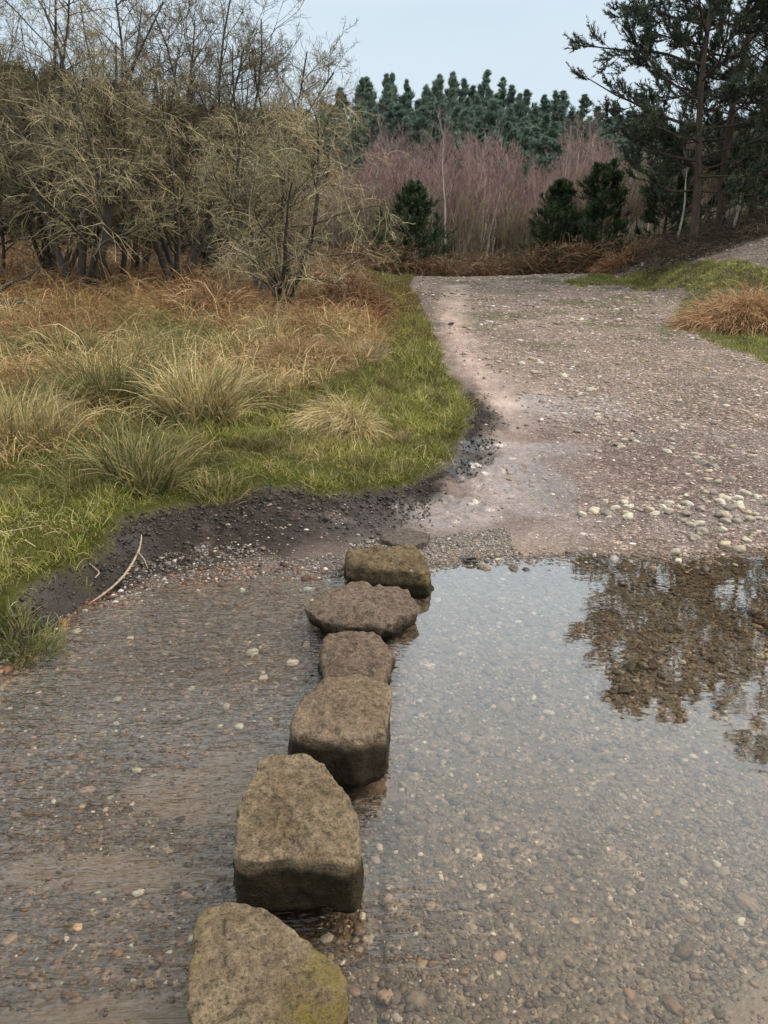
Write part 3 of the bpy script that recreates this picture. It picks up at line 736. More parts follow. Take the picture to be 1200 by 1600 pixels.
# ------------------------------------------------------------------ tussocks (things)
def tussock(name, label, px, py, h, spread, n, cols, w=0.005, seed=0, lean=0.5, droop=-0.06, cat='rush', group=None, nseg=5, mound=False, yy=None):
    rng = np.random.default_rng(400+seed); g0 = G(px, py); n = int(n*0.75)
    a = rng.uniform(0, 2*np.pi, n); r = spread*np.sqrt(rng.random(n)); 
    x = r*np.cos(a); y = r*np.sin(a)*0.8
    z = H(g0[0]+x, g0[1]+y) - g0[2] - 0.01
    if mound: z = z + mound*(1-(r/spread)**2)*rng.uniform(0.2, 1, n)
    p = np.stack([x, y, z], 1)
    out = np.stack([np.cos(a), np.sin(a), np.zeros(n)], 1)
    d = norm(np.array([0, 0, 1.0]) + out*(r/spread)[:, None]*lean + rng.normal(0, 0.3, (n, 3)))
    bend = rng.normal(0, 0.10, (n, 3))
    L = h*rng.uniform(0.3, 1.1, n); pts = np.zeros((n, nseg+1, 3)); pts[:, 0] = p
    for i in range(nseg):
        pts[:, i+1] = pts[:, i] + d*(L/nseg)[:, None]
        d = norm(d + out*0.08 + bend + rng.normal(0, 0.06, (n, 3)) + np.array([0, 0, droop*(i+1)]))
    c = np.array(cols)[rng.integers(len(cols), size=n)] * rng.uniform(0.7, 1.25, (n, 1))
    acc = Acc(); strips(acc, rng, pts, np.full(n, w*1.5)*rng.uniform(0.6, 1.3, n), c, tip=0.2)
    o = acc.build(name, M_STRAW, loc=(g0[0], g0[1], g0[2])); tag(o, label, cat, group); return o
RG = [(0.15, 0.15, 0.05), (0.24, 0.21, 0.08), (0.38, 0.29, 0.13), (0.09, 0.095, 0.035)]
RS = [(0.46, 0.36, 0.16), (0.34, 0.27, 0.12), (0.20, 0.18, 0.07), (0.60, 0.47, 0.25)]
GR = 'rush tussocks on the left bank'
for i, (lab_, px, py, h, sprd, n, cols, w) in enumerate([
    ('tall dark green rush tussock with upright stems, left of the big straw one', 172, 628, 0.62, 0.26, 900, RG, .006),
    ('biggest straw-yellow rush tussock fanning wide in the middle of the bank', 312, 655, 0.62, 0.27, 1100, RS, .006),
    ('grey-green rush tussock low down in front, nearest the muddy edge', 222, 752, 0.42, 0.22, 800, RG, .005),
    ('pale yellow grass clump at the left edge of the picture', 35, 690, 0.50, 0.30, 1100, RS, .005),
    ('thin grassy tuft at the mud edge right of the grey-green rushes', 335, 768, 0.17, 0.16, 350, RG+RS[:1], .004),
    ('small dark rush clump just left of the flopped straw mound', 458, 640, 0.15, 0.17, 420, RG, .005),
    ('upright pale rush clump in front of the red-brown bracken', 428, 545, 0.55, 0.16, 420, RS, .007),
    ('bleached grass clump beside the green verge, upper right of the bank', 560, 560, 0.30, 0.30, 800, [(0.5, 0.4, 0.24), (0.42, 0.32, 0.18)], .006),
    ('dull green rush clump behind the tallest dark one', 95, 560, 0.45, 0.3, 700, RG, .007),
    ('medium straw rush clump up behind the biggest tussock', 372, 560, 0.42, 0.25, 600, RS+RG[:2], .007),
    ('short tan clump between straw mound and muddy track edge', 628, 690, 0.14, 0.07, 240, RS, .004),
    ('dark green tuft overhanging the water at far left', 22, 1010, 0.13, 0.16, 900, [(0.09, 0.12, 0.025), (0.15, 0.16, 0.05), (0.22, 0.19, 0.08)], .0035),
    ('sparse stems tuft standing at the water edge left of the fallen twig', 85, 992, 0.09, 0.08, 160, RG, .003),
    ]):
    tussock('rush_tussock', lab_, px, py, h, sprd, n, cols, w, seed=i, group=GR)
# flopped straw mound
def flop(name, label, px, py, L, spread, n, c0, seed, hgt, cat, group=None, w=0.006, direc=(0.5, -0.6)):
    rng = np.random.default_rng(seed); g0 = G(px, py)
    a = rng.uniform(0, 2*np.pi, n); r = np.sqrt(rng.random(n)); x = r*np.cos(a)*spread; y = r*np.sin(a)*spread*0.75
    z = H(g0[0]+x, g0[1]+y)-g0[2] + hgt*(1-r**2)*rng.uniform(0.3, 1, n)
    d = np.stack([np.cos(a)*r*1.0+direc[0], np.sin(a)*r*0.8+direc[1], np.full(n, 0.55)], 1) + rng.normal(0, 0.35, (n, 3))
    ll = L*rng.uniform(0.5, 1.2, n)
    pts = np.zeros((n, 6, 3)); pts[:, 0] = np.stack([x, y, z], 1); d = norm(d)
    for i in range(5):
        pts[:, i+1] = pts[:, i] + d*(ll/5)[:, None]; d = norm(d + rng.normal(0, 0.12, (n, 3)) + np.array([0, 0, -0.28]))
    gz = H(g0[0]+pts[..., 0].ravel(), g0[1]+pts[..., 1].ravel()).reshape(n, 6) - g0[2]
    pts[..., 2] = np.maximum(pts[..., 2], gz+0.004)
    acc = Acc(); strips(acc, rng, pts, np.full(n, w), np.array(c0)[rng.integers(len(c0), size=n)]*rng.uniform(0.65, 1.2, (n, 1)), tip=0.3)
    o = acc.build(name, M_STRAW, loc=(g0[0], g0[1], g0[2])); tag(o, label, cat, group); return o
flop('straw_mound', 'flopped mound of pale straw grass on the green bank', 535, 672, 0.30, 0.24, 1700, [(0.68, 0.54, 0.29), (0.55, 0.43, 0.22), (0.40, 0.30, 0.14)], 501, 0.15, 'grass tussock', w=0.0045, direc=(-0.5, -0.5))
BR = [(0.44, 0.24, 0.11), (0.56, 0.35, 0.18), (0.28, 0.14, 0.065), (0.66, 0.46, 0.27)]
flop('bracken_heap', 'orange-brown heap of dead bracken at the right edge of the track', 1165, 505, 0.5, 0.95, 3600, BR, 502, 0.36, 'bracken', w=0.010, direc=(-0.2, -0.4))
flop('bracken_heap', 'dark reddish clump of dead bracken on the bank beside the green verge', 545, 485, 0.45, 0.55, 1500, [(0.20, 0.10, 0.055), (0.30, 0.16, 0.08), (0.14, 0.07, 0.04)], 503, 0.42, 'bracken', w=0.011, direc=(0, -0.1))
flop('bracken_heap', 'dead bracken heap at the foot of the leaning hawthorn stems', 330, 500, 0.5, 0.8, 1900, BR+[(0.2, 0.11, 0.06)], 504, 0.4, 'bracken', w=0.010, direc=(0, -0.2))
flop('bracken_heap', 'matted pale brown bracken lying in the middle of the dead grass', 455, 575, 0.35, 0.45, 1400, [(0.36, 0.22, 0.12), (0.3, 0.17, 0.09)], 505, 0.12, 'bracken', w=0.007, direc=(0, -0.2))

# brown bracken and scrub band along far edge of the track
acc = Acc(); rng = np.random.default_rng(77)
def band(n_, xr, yr, hmax, cset, w, cond=None, L=0.5):
    x = rng.uniform(*xr, n_); y = rng.uniform(*yr, n_)
    k = np.ones(n_, bool) if cond is None else cond(x, y); x, y = x[k], y[k]; n = len(x)
    hh = hmax*(0.25+0.75*ss(fbm(x*0.55, y*0.55, seed=91), -0.5, 0.4))
    z = H(x, y) + rng.random(n)*hh
    d = rdir(rng, n); d[:, 2] = np.abs(d[:, 2])*0.8
    pts = grow(rng, np.stack([x, y, z], 1), d, L*rng.uniform(0.5, 1.3, n), 4, 0.25, (0, 0, -0.25))
    strips(acc, rng, pts, np.full(n, w), np.array(cset)[rng.integers(len(cset), size=n)]*rng.uniform(0.6, 1.2, (n, 1)), tip=0.3)
band(26000, (-4, 13), (24.3, 28.5), 0.95, [(0.26, 0.135, 0.075), (0.36, 0.20, 0.11), (0.16, 0.095, 0.055), (0.14, 0.12, 0.06)], 0.022, lambda x, y: (y > 24.6+0.5*vnoise(x, x)) & (x < 7.2))
tag(acc.build('dead_bracken', M_STRAW), 'long low bank of dead brown bracken where the track meets the birches', 'bracken', kind='stuff')
acc = Acc()
band(24000, (-13, -0.5), (12.5, 20), 0.55, [(0.30, 0.16, 0.08), (0.36, 0.21, 0.11), (0.22, 0.12, 0.06), (0.3, 0.24, 0.12)], 0.014, lambda x, y: sdpoly(x, y, GPOLY) > 0.3, L=0.5)
tag(acc.build('bracken_under_trees', M_STRAW), 'rusty dead bracken and grass spread beneath the bare hawthorn trees', 'bracken', kind='stuff')
acc = Acc()
band(16000, (6.5, 20), (18.6, 23.5), 0.5, [(0.07, 0.05, 0.035), (0.10, 0.07, 0.045), (0.05, 0.055, 0.03), (0.14, 0.09, 0.05)], 0.016, lambda x, y: (x > 6.6+0.12*(y-19)+0.3*vnoise(x, y)), L=0.35)
tag(acc.build('heather', M_STRAW), 'dark heather and low scrub on the slope under the pines', 'heather', kind='stuff')
flop('bracken_heap', 'bright orange bracken patch beyond the track, left of the pine trunks', 985, 412, 0.5, 0.9, 1400, [(0.42, 0.23, 0.115), (0.34, 0.19, 0.10), (0.24, 0.13, 0.07)], 506, 0.4, 'bracken', w=0.02, direc=(0, -0.2))

# ------------------------------------------------------------------ bare hawthorns
def hawthorn(seed, label, px, py, stems, hgt, spreadang, lv, dens=(10, 8, 5, 4), droop=-0.022, upr=0.10, r0=0.075, name='hawthorn_tree', group=None, pale=1.0, dist=None):
    rng = np.random.default_rng(seed)
    g0 = G(px, py) if dist is None else np.array([(px-600)/FPX*dist/1.0*0.94, dist, 0]); g0[2] = Zat(g0[0], g0[1])
    root = thing(name, label, 'tree', (g0[0], g0[1], g0[2]-0.03), group)
    a = rng.uniform(0, 2*np.pi, stems) if stems > 3 else np.linspace(0, 2*np.pi, stems, endpoint=False)+rng.uniform(0, 6)
    el = rng.normal(spreadang, 0.12, stems)
    d = np.stack([np.cos(a)*np.sin(el), np.sin(a)*np.sin(el), np.cos(el)], 1)
    L0 = hgt*rng.uniform(0.75, 1.05, stems)
    p0 = np.stack([rng.normal(0, 0.1, stems), rng.normal(0, 0.1, stems), np.full(stems, -0.05)], 1)
    P0 = grow(rng, p0, d, L0, 9, 0.10, (0, 0, upr)); R0 = taper(rng.uniform(0.75, 1.2, stems)*r0, np.full(stems, 0.012), 9)
    ta = Acc(); dark = np.array([0.055, 0.048, 0.038])
    tubes(ta, P0, R0, 8, dark)
    ta.build('trunk', M_BARK, root)
    ca = Acc()
    p, d, L, r, _ = spawn(rng, P0, R0, L0, dens[0], 0.22, 0.98, 0.95, 0.25, lv[0], 0.5)
    r = np.clip(r, 0.008, 0.04); P1 = grow(rng, p, d, L, 7, 0.16, (0, 0, 0.02)); R1 = taper(r, r*0.3, 7)
    tubes(ca, P1, R1, 5, np.array([0.085, 0.076, 0.055]))
    p, d, L, r, _ = spawn(rng, P1, R1, L, dens[1], 0.15, 1.0, 0.85, 0.3, lv[1], 0.5)
    r = np.clip(r, 0.005, 0.012); P2 = grow(rng, p, d, L, 8, 0.10, rng.normal(size=(len(p), 3))*0.05+np.array([0, 0, droop*1.2])); R2 = taper(r, r*0.45, 8)
    pale = pale*1.2; cc = np.array([(0.20, 0.17, 0.095), (0.10, 0.088, 0.055), (0.32, 0.27, 0.15)])[rng.integers(3, size=len(p))]*pale
    tubes(ca, P2, R2, 3, cc)
    p, d, L, r, _ = spawn(rng, P2, R2, L, dens[2], 0.1, 1.0, 0.8, 0.35, lv[2], 0.6)
    r = np.clip(r*1.0, 0.003, 0.0046); P3 = grow(rng, p, d, L*1.1, 8, 0.08, rng.normal(size=(len(p), 3))*0.055+np.array([0, 0, droop*2])); R3 = taper(r, r*0.5, 8)
    cc = np.array([(0.44, 0.37, 0.19), (0.28, 0.24, 0.12), (0.60, 0.50, 0.29), (0.13, 0.125, 0.06)])[rng.integers(4, size=len(p))]*pale
    tubes(ca, P3, R3, 3, cc)
    p, d, L, r, _ = spawn(rng, P3, R3, L, dens[3], 0.15, 1.0, 1.0, 0.35, lv[3], 0.75, fall=0.3)
    r = np.clip(r, 0.0026, 0.0036); P4 = grow(rng, p, d, L*1.3, 4, 0.16, (0, 0, droop)); R4 = taper(r, r*0.6, 4)
    cc = np.array([(0.24, 0.19, 0.12), (0.15, 0.125, 0.08), (0.32, 0.24, 0.16)])[rng.integers(3, size=len(p))]*pale
    tubes(ca, P4, R4, 3, cc)
    ca.build('crown', M_TWIG, root)
    return root
HG = 'bare hawthorn trees on the left bank'
hawthorn(1, 'bare hawthorn with a dark forked trunk, leftmost in the thicket', 132, 470, 4, 4.6, 0.30, (0.5, 0.7, 0.65, 0.45), group=HG, r0=0.08)
hawthorn(2, 'bare hawthorn with the thickest dark multi-stem trunk, middle of the thicket', 280, 462, 5, 4.0, 0.36, (0.5, 0.7, 0.65, 0.45), group=HG, r0=0.065, dens=(9, 7, 5, 4))
hawthorn(3, 'low rounded bare hawthorn whose pale twigs arch out to the right over the grass', 425, 448, 7, 3.0, 0.5, (0.62, 0.75, 0.7, 0.45), group=HG, r0=0.06, dens=(9, 7, 5, 4), droop=-0.035, pale=1.0, dist=12.3)
hawthorn(4, 'slender young bare tree with two thin dark stems between the big trunks', 190, 462, 2, 4.2, 0.18, (0.42, 0.55, 0.6, 0.45), group=HG, r0=0.06, dens=(14, 8, 5, 2))
hawthorn(5, 'bare drooping hawthorn at the left edge of the picture', 0, 455, 3, 4.0, 0.3, (0.5, 0.7, 0.65, 0.45), group=HG, r0=0.045)
# taller slender trees behind
TG = 'tall bare trees behind the hawthorns'
for sd_, px, dist, h, lab_ in [(11, 85, 14.5, 5.6, 'tall bare tree with dark upright stems rising at the far left'), (12, 320, 15.5, 6.0, 'tall bare tree with thin vertical stems rising above the middle of the thicket'),
                              (13, 210, 16.5, 5.8, 'tall bare tree standing between the two other tall ones, its crown full of fine twigs'), (14, 415, 17.0, 5.0, 'tall bare tree whose long boughs reach right against the sky')]:
    hawthorn(sd_, lab_, px, 0, 6, h, 0.30 if sd_ != 14 else 0.42, (0.42, 0.52, 0.55, 0.5), name='bare_tree', group=TG, dens=(16, 9, 5, 3), droop=0.03, upr=0.05, r0=0.055, pale=0.5, dist=dist)

# fallen log, stump, twig
def single_tube(name, label, cat, pl, rd, col, mat=M_BARK, k=10, extra=None):
    pl = np.array(pl, float); loc = pl[0].copy(); loc[2] = min(pl[:, 2])
    acc = Acc(); n = 14; tq = np.linspace(0, len(pl)-1, n); f = lambda a: np.interp(tq, np.arange(len(pl)), a)
    q = np.stack([f(pl[:, i]) for i in range(3)], 1) - loc; rr = f(np.array(rd, float))
    for _ in range(2): q[1:-1] = (q[:-2] + 2*q[1:-1] + q[2:])/4
    rr = rr*(1+0.1*np.random.default_rng(len(name)).normal(size=n)); 
    q = np.vstack([q[:1], q, q[-1:]]); rr = np.concatenate([[1e-4], rr, [1e-4]])
    tg = np.gradient(q, axis=0); q[0] -= 1e-3*norm(tg[1]); q[-1] += 1e-3*norm(tg[-2])
    tubes(acc, q[None], rr[None], k, col)
    for pl2, rd2 in (extra or []):
        pl2 = np.array(pl2, float) - loc; tubes(acc, pl2[None], np.array(rd2, float)[None], 6, col)
    return tag(acc.build(name, mat, loc=loc), label, cat)
a = G(-60, 497); b = G(50, 488); c_ = G(125, 492)
single_tube('fallen_log', 'dark fallen log lying in the grass at the left edge', 'log', [a+[0, 0, .14], b+[0, 0, .10], c_+[0, 0, .03]], [.10, .085, .05], np.array([.03, .026, .02]))
a = G(8, 470); b = G(60, 430)
single_tube('bent_branch', 'curved dark branch poking up above the fallen log', 'branch', [G(-10, 480)+[0, 0, .1], G(15, 480)+[0, 0, .32], G(50, 478)+[0, 0, .42], G(75, 478)+[0, 0, .62]], [.03, .025, .02, .01], np.array([.04, .033, .025]))
w0 = P(138, 944, 0.0); w1 = P(190, 905, 0.05); w2 = P(213, 868, 0.10); w3 = P(221, 836, 0.17); w4 = P(231, 888, 0.05)
M_TW = mat_bark('bleached_wood', (0.7, 0.68, 0.64), (1.2, 1.15, 1.1), 40)
single_tube('fallen_twig', 'pale forked dead twig leaning out of the mud into the stream', 'twig', [w0, P(165, 927, 0.02), w1, P(205, 885, 0.08), w2, P(220, 855, .135), w3], [.003, .0055, .006, .006, .0055, .005, .003], np.array([.42, .33, .23]), M_TW,
            extra=[([w2+[0.012, 0, 0.02], (w2+w4)/2+[.01, 0, .02], w4], [.004, .0035, .002])])
w = G(150, 905)
single_tube('dry_twig', 'short pale dry twig half buried in the black mud', 'twig', [G(140, 885)+[0, 0, .015], G(157, 900)+[0, 0, .02], G(148, 905)+[0, 0, .005]], [.004, .004, .003], np.array([.4, .32, .24]), M_TW)
single_tube('grass_stalk', 'long thin pale stalk lying across the green grass at left', 'stalk', [G(-20, 850)+[0, 0, .05], G(30, 845)+[0, 0, .06], G(68, 835)+[0, 0, .05]], [.0022, .002, .0012], np.array([.5, .42, .25]), M_TW)
s0 = G(370, 592)
single_tube('rotten_stump', 'tiny dark rotten stump among the dead grass', 'stump', [s0+[0, 0, -.02], s0+[0, 0, .07], s0+[.01, 0, .15]], [.05, .045, .035], np.array([.03, .025, .02]))
# dark ring at pool edge
r0_ = P(735, 876, 0.012); acc = Acc(); aa = np.linspace(0, 2*np.pi, 25)
ringp = np.stack([0.034*np.cos(aa), 0.028*np.sin(aa), 0.003*np.sin(3*aa)+0.004], 1)
tubes(acc, ringp[None], np.full((1, 25), 0.0075)*(1+0.15*np.sin(5*aa))[None], 8, np.array([0.03, 0.026, 0.024]))
tag(acc.build('ring', mat_pebble('dark_ring', 0.5), loc=r0_), 'small dark ring lying at the far edge of the pool', 'ring')

# ------------------------------------------------------------------ pines
def pine(seed, root, Ht, hb, prof, nbr, nsub, nsh, nneed, ln, wd, r0, trunkpath=None, cols=None, up=0.5, barkc=(0.085, 0.055, 0.04), shl=0.22, sh_spread=0.85, elev=(0.0, 0.7)):
    rng = np.random.default_rng(seed)
    if trunkpath is None: trunkpath = [(0, 0, 0), (rng.normal(0, .02)*Ht, rng.normal(0, .02)*Ht, Ht*0.5), (rng.normal(0, .02)*Ht, 0, Ht)]
    tp = np.array(trunkpath, float); n = 16; tz = np.linspace(0, Ht, n+1)
    q = np.stack([np.interp(tz, tp[:, 2], tp[:, 0]), np.interp(tz, tp[:, 2], tp[:, 1]), tz], 1)
    for _ in range(3): q[1:-1] = (q[:-2]+2*q[1:-1]+q[2:])/4
    q[0, 2] = -0.15
    rad = r0*(1-0.93*(tz/Ht)**0.9); rad[0] *= 1.25
    ta = Acc(); tubes(ta, q[None], rad[None], 9, np.array(barkc)); 
    h = hb + (Ht*0.985-hb)*((np.arange(nbr)+rng.random(nbr))/nbr)**0.95
    az = np.arange(nbr)*2.399 + rng.normal(0, 0.3, nbr)
    f = (h-hb)/(Ht-hb)
    el = elev[0] + (elev[1]-elev[0])*f + rng.normal(0, 0.12, nbr)
    d = np.stack([np.cos(az)*np.cos(el), np.sin(az)*np.cos(el), np.sin(el)], 1)
    L = prof(f, az, rng)*rng.uniform(0.75, 1.15, nbr)
    p = np.stack([np.interp(h, q[:, 2], q[:, 0]), np.interp(h, q[:, 2], q[:, 1]), h], 1)
    P1 = grow(rng, p, d, L, 7, 0.09, (0, 0, 0.05)); rb = np.clip(L*0.014, 0.008, 0.06); R1 = taper(rb, rb*0.25, 7)
    tubes(ta, P1, R1, 5, np.array(barkc)*0.75)
    ca = Acc()
    p, d, L2, r, t2 = spawn(rng, P1, R1, L, nsub, 0.25, 1.0, 0.75, 0.25, 0.42, 0.5, flat=0.45)
    P2 = grow(rng, p, d, L2, 4, 0.13, (0, 0, 0.07)); r = np.clip(r, 0.004, 0.02); R2 = taper(r, r*0.4, 4)
    tubes(ta, P2, R2, 3, np.array(barkc)*0.6)
    ta.build('trunk', M_BARK, root)
    p, d, L3, r, t3 = spawn(rng, P2, R2, shl*np.clip(L2/(1.4*shl), 0.3, 1), nsh, 0.2, 1.0, 0.6, 0.25, 1.0, 0.5, fall=0.0)
    tipd = norm(P2[:, -1]-P2[:, -2]); sk = np.concatenate([L3/shl, np.clip(L2/(1.2*shl), .3, 1), np.clip(L/(4*shl), .25, 1)])[:, None]; p = np.vstack([p, P2[:, -1], P1[:, -1]]); d = np.vstack([d, tipd, norm(P1[:, -1]-P1[:, -2])])
    d = norm(d + np.array([0, 0, up])); B = len(p)
    cols = np.array(cols if cols is not None else [(0.03, 0.055, 0.028), (0.045, 0.075, 0.035), (0.022, 0.045, 0.03)])
    cc = cols[rng.integers(len(cols), size=B)]*rng.uniform(0.7, 1.3, (B, 1))
    for tt_ in (0.0, 0.5, 1.0):
        needles(ca, rng, p + d*shl*tt_*sk, d, max(nneed//3, 2), ln, wd, cc, spread=sh_spread, along=shl*0.28)
    ca.build('crown', M_NEEDLE, root)
    return root

# near scots pines on the right slope
def at(px, dist, py=None):
    d = ray(px, py if py else 380); x = d[0]/d[1]*dist; return np.array([x, dist, Zat(x, dist)])
NC = [(0.06, 0.075, 0.045), (0.08, 0.10, 0.055), (0.04, 0.05, 0.034), (0.10, 0.115, 0.06)]
PG = 'scots pines on the right slope'
b0 = at(1084, 20); 
def profA(f, az, rng):
    L = 2.35*np.sin(np.clip(0.28+f*0.70, 0, 1)*np.pi)**0.7*(1-0.25*f) + 0.3
    west = np.cos(az - np.pi)   # towards -x
    L = L*(1+0.10*west*(f < 0.6))
    return L
rt = thing('scots_pine', 'tall scots pine with the left of the twin trunks, one long bough reaching left', 'tree', b0, PG)
pine(31, rt, 9.8, 1.3, profA, 52, 11, 11, 36, 0.08, 0.02, 0.11, trunkpath=[(0, 0, 0), (-0.1, 0, 2), (-0.35, 0, 3.6), (-0.30, 0, 6), (-0.1, 0, 9.8)], cols=NC, up=0.55, elev=(-0.1, 0.8))
b0 = at(1122, 20.8)
rt = thing('scots_pine', 'tall scots pine with the right of the twin trunks beside the slope', 'tree', b0, PG)
pine(32, rt, 10.4, 1.5, profA, 48, 11, 11, 36, 0.08, 0.02, 0.115, trunkpath=[(0, 0, 0), (-0.15, 0, 2), (-0.1, 0, 4), (0.25, 0, 6), (0.6, 0, 10.4)], cols=NC, up=0.55, elev=(-0.15, 0.8))
b0 = at(1235, 22.5)
rt = thing('scots_pine', 'dark dense scots pine at the right edge of the picture', 'tree', b0, PG)
pine(33, rt, 9.5, 0.5, lambda f, az, r: 2.2*(1-f)**0.6+0.3, 48, 10, 8, 30, 0.10, 0.020, 0.14, cols=[(0.03, 0.045, 0.022), (0.045, 0.062, 0.028), (0.02, 0.03, 0.018)], up=0.4, elev=(-0.15, 0.7))
b0 = at(1300, 24)
rt = thing('scots_pine', 'scots pine farthest right, its crown just entering the frame', 'tree', b0, PG)
pine(34, rt, 13.0, 1.0, lambda f, az, r: 3.2*(1-f)**0.5+0.4, 64, 10, 6, 21, 0.09, 0.015, 0.18, cols=NC, up=0.4)
# darker pine in middle distance behind birches right (960-1080)
b0 = at(1170, 27)
rt = thing('scots_pine', 'bushy dark pine behind the twin trunks, branches low to the ground', 'tree', b0, PG)
pine(35, rt, 7.5, 0.4, lambda f, az, r: 3.0*(1-f)**0.6+0.4, 70, 10, 6, 18, 0.10, 0.018, 0.14, cols=[(0.028, 0.042, 0.022), (0.02, 0.032, 0.018)], up=0.4)

# young pines in front of the birches
YG = 'young pines along the far edge of the track'
YC = [(0.05, 0.08, 0.03), (0.075, 0.115, 0.045), (0.03, 0.05, 0.022)]
yp = lambda f, az, r: 1.25*(1-f)**0.6*(0.75+0.5*r.random(len(f)))+0.12
for sd_, px, dist, h, k, lab_ in [(41, 645, 26.0, 2.75, 1.0, 'young bushy pine standing alone left of the white birch'), (42, 868, 26.5, 2.9, .8, 'narrow young pine, left of the pair before the birches'), (43, 938, 26.0, 3.2, 1.0, 'young bushy dark pine, right of the pair before the birches'), (44, 1035, 27.5, 3.2, 0.9, 'young pine half hidden under the left boughs of the big pines')]:
    b0 = at(px, dist); rt = thing('young_pine', lab_, 'tree', b0, YG)
    pine(sd_, rt, h, 0.1, lambda f, az, r, k=k: k*yp(f, az, r), 52, 8, 5, 18, 0.10, 0.018, 0.06, cols=YC, up=0.5, shl=0.18, elev=(0.1, 0.8))

# plantation pines behind (few variants, copied)
rng = np.random.default_rng(60)
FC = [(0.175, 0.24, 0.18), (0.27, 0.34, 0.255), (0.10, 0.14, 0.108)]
FG = 'plantation pines behind the birches'
FL = 'blue-green plantation pine in the dense stand behind the birches'
protos = []
for k in range(5):
    rt = thing('plantation_pine', FL, 'tree', (0, 0, 0), FG)
    pine(600+k, rt, 10.0, 1.5, lambda f, az, r: np.clip(3.3*(1-f), 0.06, 1.9)*r.uniform(0.4, 1.3, len(f)), 66, 8, 4, 24, 0.19, 0.021, 0.13, cols=FC, up=0.7, shl=0.36, sh_spread=0.5, elev=(0.3, 1.0), barkc=(0.16, 0.12, 0.09)); protos.append(rt)
spots = []
for row, (yd, n_) in enumerate([(46, 55), (50, 57), (54, 58), (59, 60), (66, 60)]):
    for j in range(n_):
        fr = (j+rng.uniform(0.0, 1.0))/n_
        px = -150 + 530*fr/0.22 if fr < 0.22 else 380 + 900*(fr-0.22)/0.78
        d = ray(px, 400); x = d[0]/d[1]*yd; spots.append((x, yd+rng.uniform(-2, 2), px, row))
def topline(px): return np.interp(px, [-200, 0, 200, 480, 560, 640, 740, 850, 930, 1000, 1200, 1400], [165, 170, 175, 165, 128, 120, 126, 150, 165, 190, 170, 150])
for i, (x, yv, px, row) in enumerate(spots):
    z = Zat(x, yv); d = ray(px, topline(px) + (4-row)*15 + rng.normal(0, 12)); top = CAM_H + d[2]/d[1]*yv
    h = (top - z)/10.1
    rt = protos[i % 5]
    if i < 5: rt.location = (x, yv, z-.1); rt.scale = (1.1, 1.1, h); rt.rotation_euler = (0, 0, rng.uniform(0, 6.3))
    else: dup(rt, (x, yv, z-.1), rng.uniform(0, 6.3), (1.1*rng.uniform(.8, 1.2), 1.1, h))

# birch thicket
def birch(seed, root, Ht, r0, stems=1, trunkc=(0.40, 0.37, 0.33), twc=None, dens=(18, 7, 3)):
    rng = np.random.default_rng(seed)
    p0 = np.stack([rng.normal(0, .12, stems), rng.normal(0, .12, stems), np.full(stems, -.1)], 1)
    d0 = np.stack([rng.normal(0, .10, stems), rng.normal(0, .10, stems), np.ones(stems)], 1)
    L0 = np.full(stems, Ht)*rng.uniform(0.8, 1, stems)
    P0 = grow(rng, p0, d0, L0, 10, 0.05, (0, 0, 0.02)); R0 = taper(np.full(stems, r0), np.full(stems, 0.008), 10)
    ta = Acc(); tubes(ta, P0, R0, 7, np.array(trunkc)); ta.build('trunk', M_BIRCH, root)
    ca = Acc(); twc = np.array(twc if twc is not None else [(0.36, 0.225, 0.215), (0.46, 0.31, 0.28), (0.26, 0.17, 0.155)])
    p, d, L, r, _ = spawn(rng, P0, R0, L0, dens[0], 0.32, 0.98, 0.55, 0.15, 0.42, 0.5, fall=0.55)
    r = np.clip(r, 0.010, 0.02); P1 = grow(rng, p, d, L, 5, 0.08, (0, 0, 0.10)); R1 = taper(r, r*0.4, 5)
    tubes(ca, P1, R1, 3, np.array([(0.24, 0.17, 0.15), (0.36, 0.28, 0.24), (0.16, 0.11, 0.10)])[rng.integers(3, size=len(p))])
    p, d, L, r, _ = spawn(rng, P1, R1, L, dens[1], 0.15, 1.0, 0.45, 0.15, 0.55, 0.6)
    r = np.clip(r, 0.006, 0.008); P2 = grow(rng, p, d, L, 4, 0.09, (0, 0, 0.09)); R2 = taper(r, r*0.5, 4)
    tubes(ca, P2, R2, 3, twc[rng.integers(len(twc), size=len(p))])
    p, d, L, r, _ = spawn(rng, P2, R2, L, dens[2], 0.15, 1.0, 0.4, 0.15, 0.6, 0.8)
    r = np.clip(r, 0.004, 0.006); P3 = grow(rng, p, d, L, 2, 0.08, (0, 0, 0.06)); R3 = taper(r, r*0.5, 2)
    tubes(ca, P3, R3, 3, twc[rng.integers(len(twc), size=len(p))])
    ca.build('crown', M_TWIG, root); return root
BG = 'birch thicket beyond the track'
BL = 'slim bare birch with purplish twigs in the dense thicket beyond the track'
protos = []
for k in range(6):
    rt = thing('birch_tree', BL, 'tree', (0, 0, 0), BG)
    birch(700+k, rt, 6.0, 0.045, stems=3, trunkc=[(0.42, 0.36, 0.26), (0.55, 0.48, 0.38), (0.32, 0.29, 0.18)][k % 3]); protos.append(rt)
i = 0
def btop(px): return np.interp(px, [380, 500, 560, 620, 680, 740, 800, 850, 890, 950, 1010, 1100], [260, 235, 225, 212, 200, 215, 228, 222, 205, 235, 270, 290])
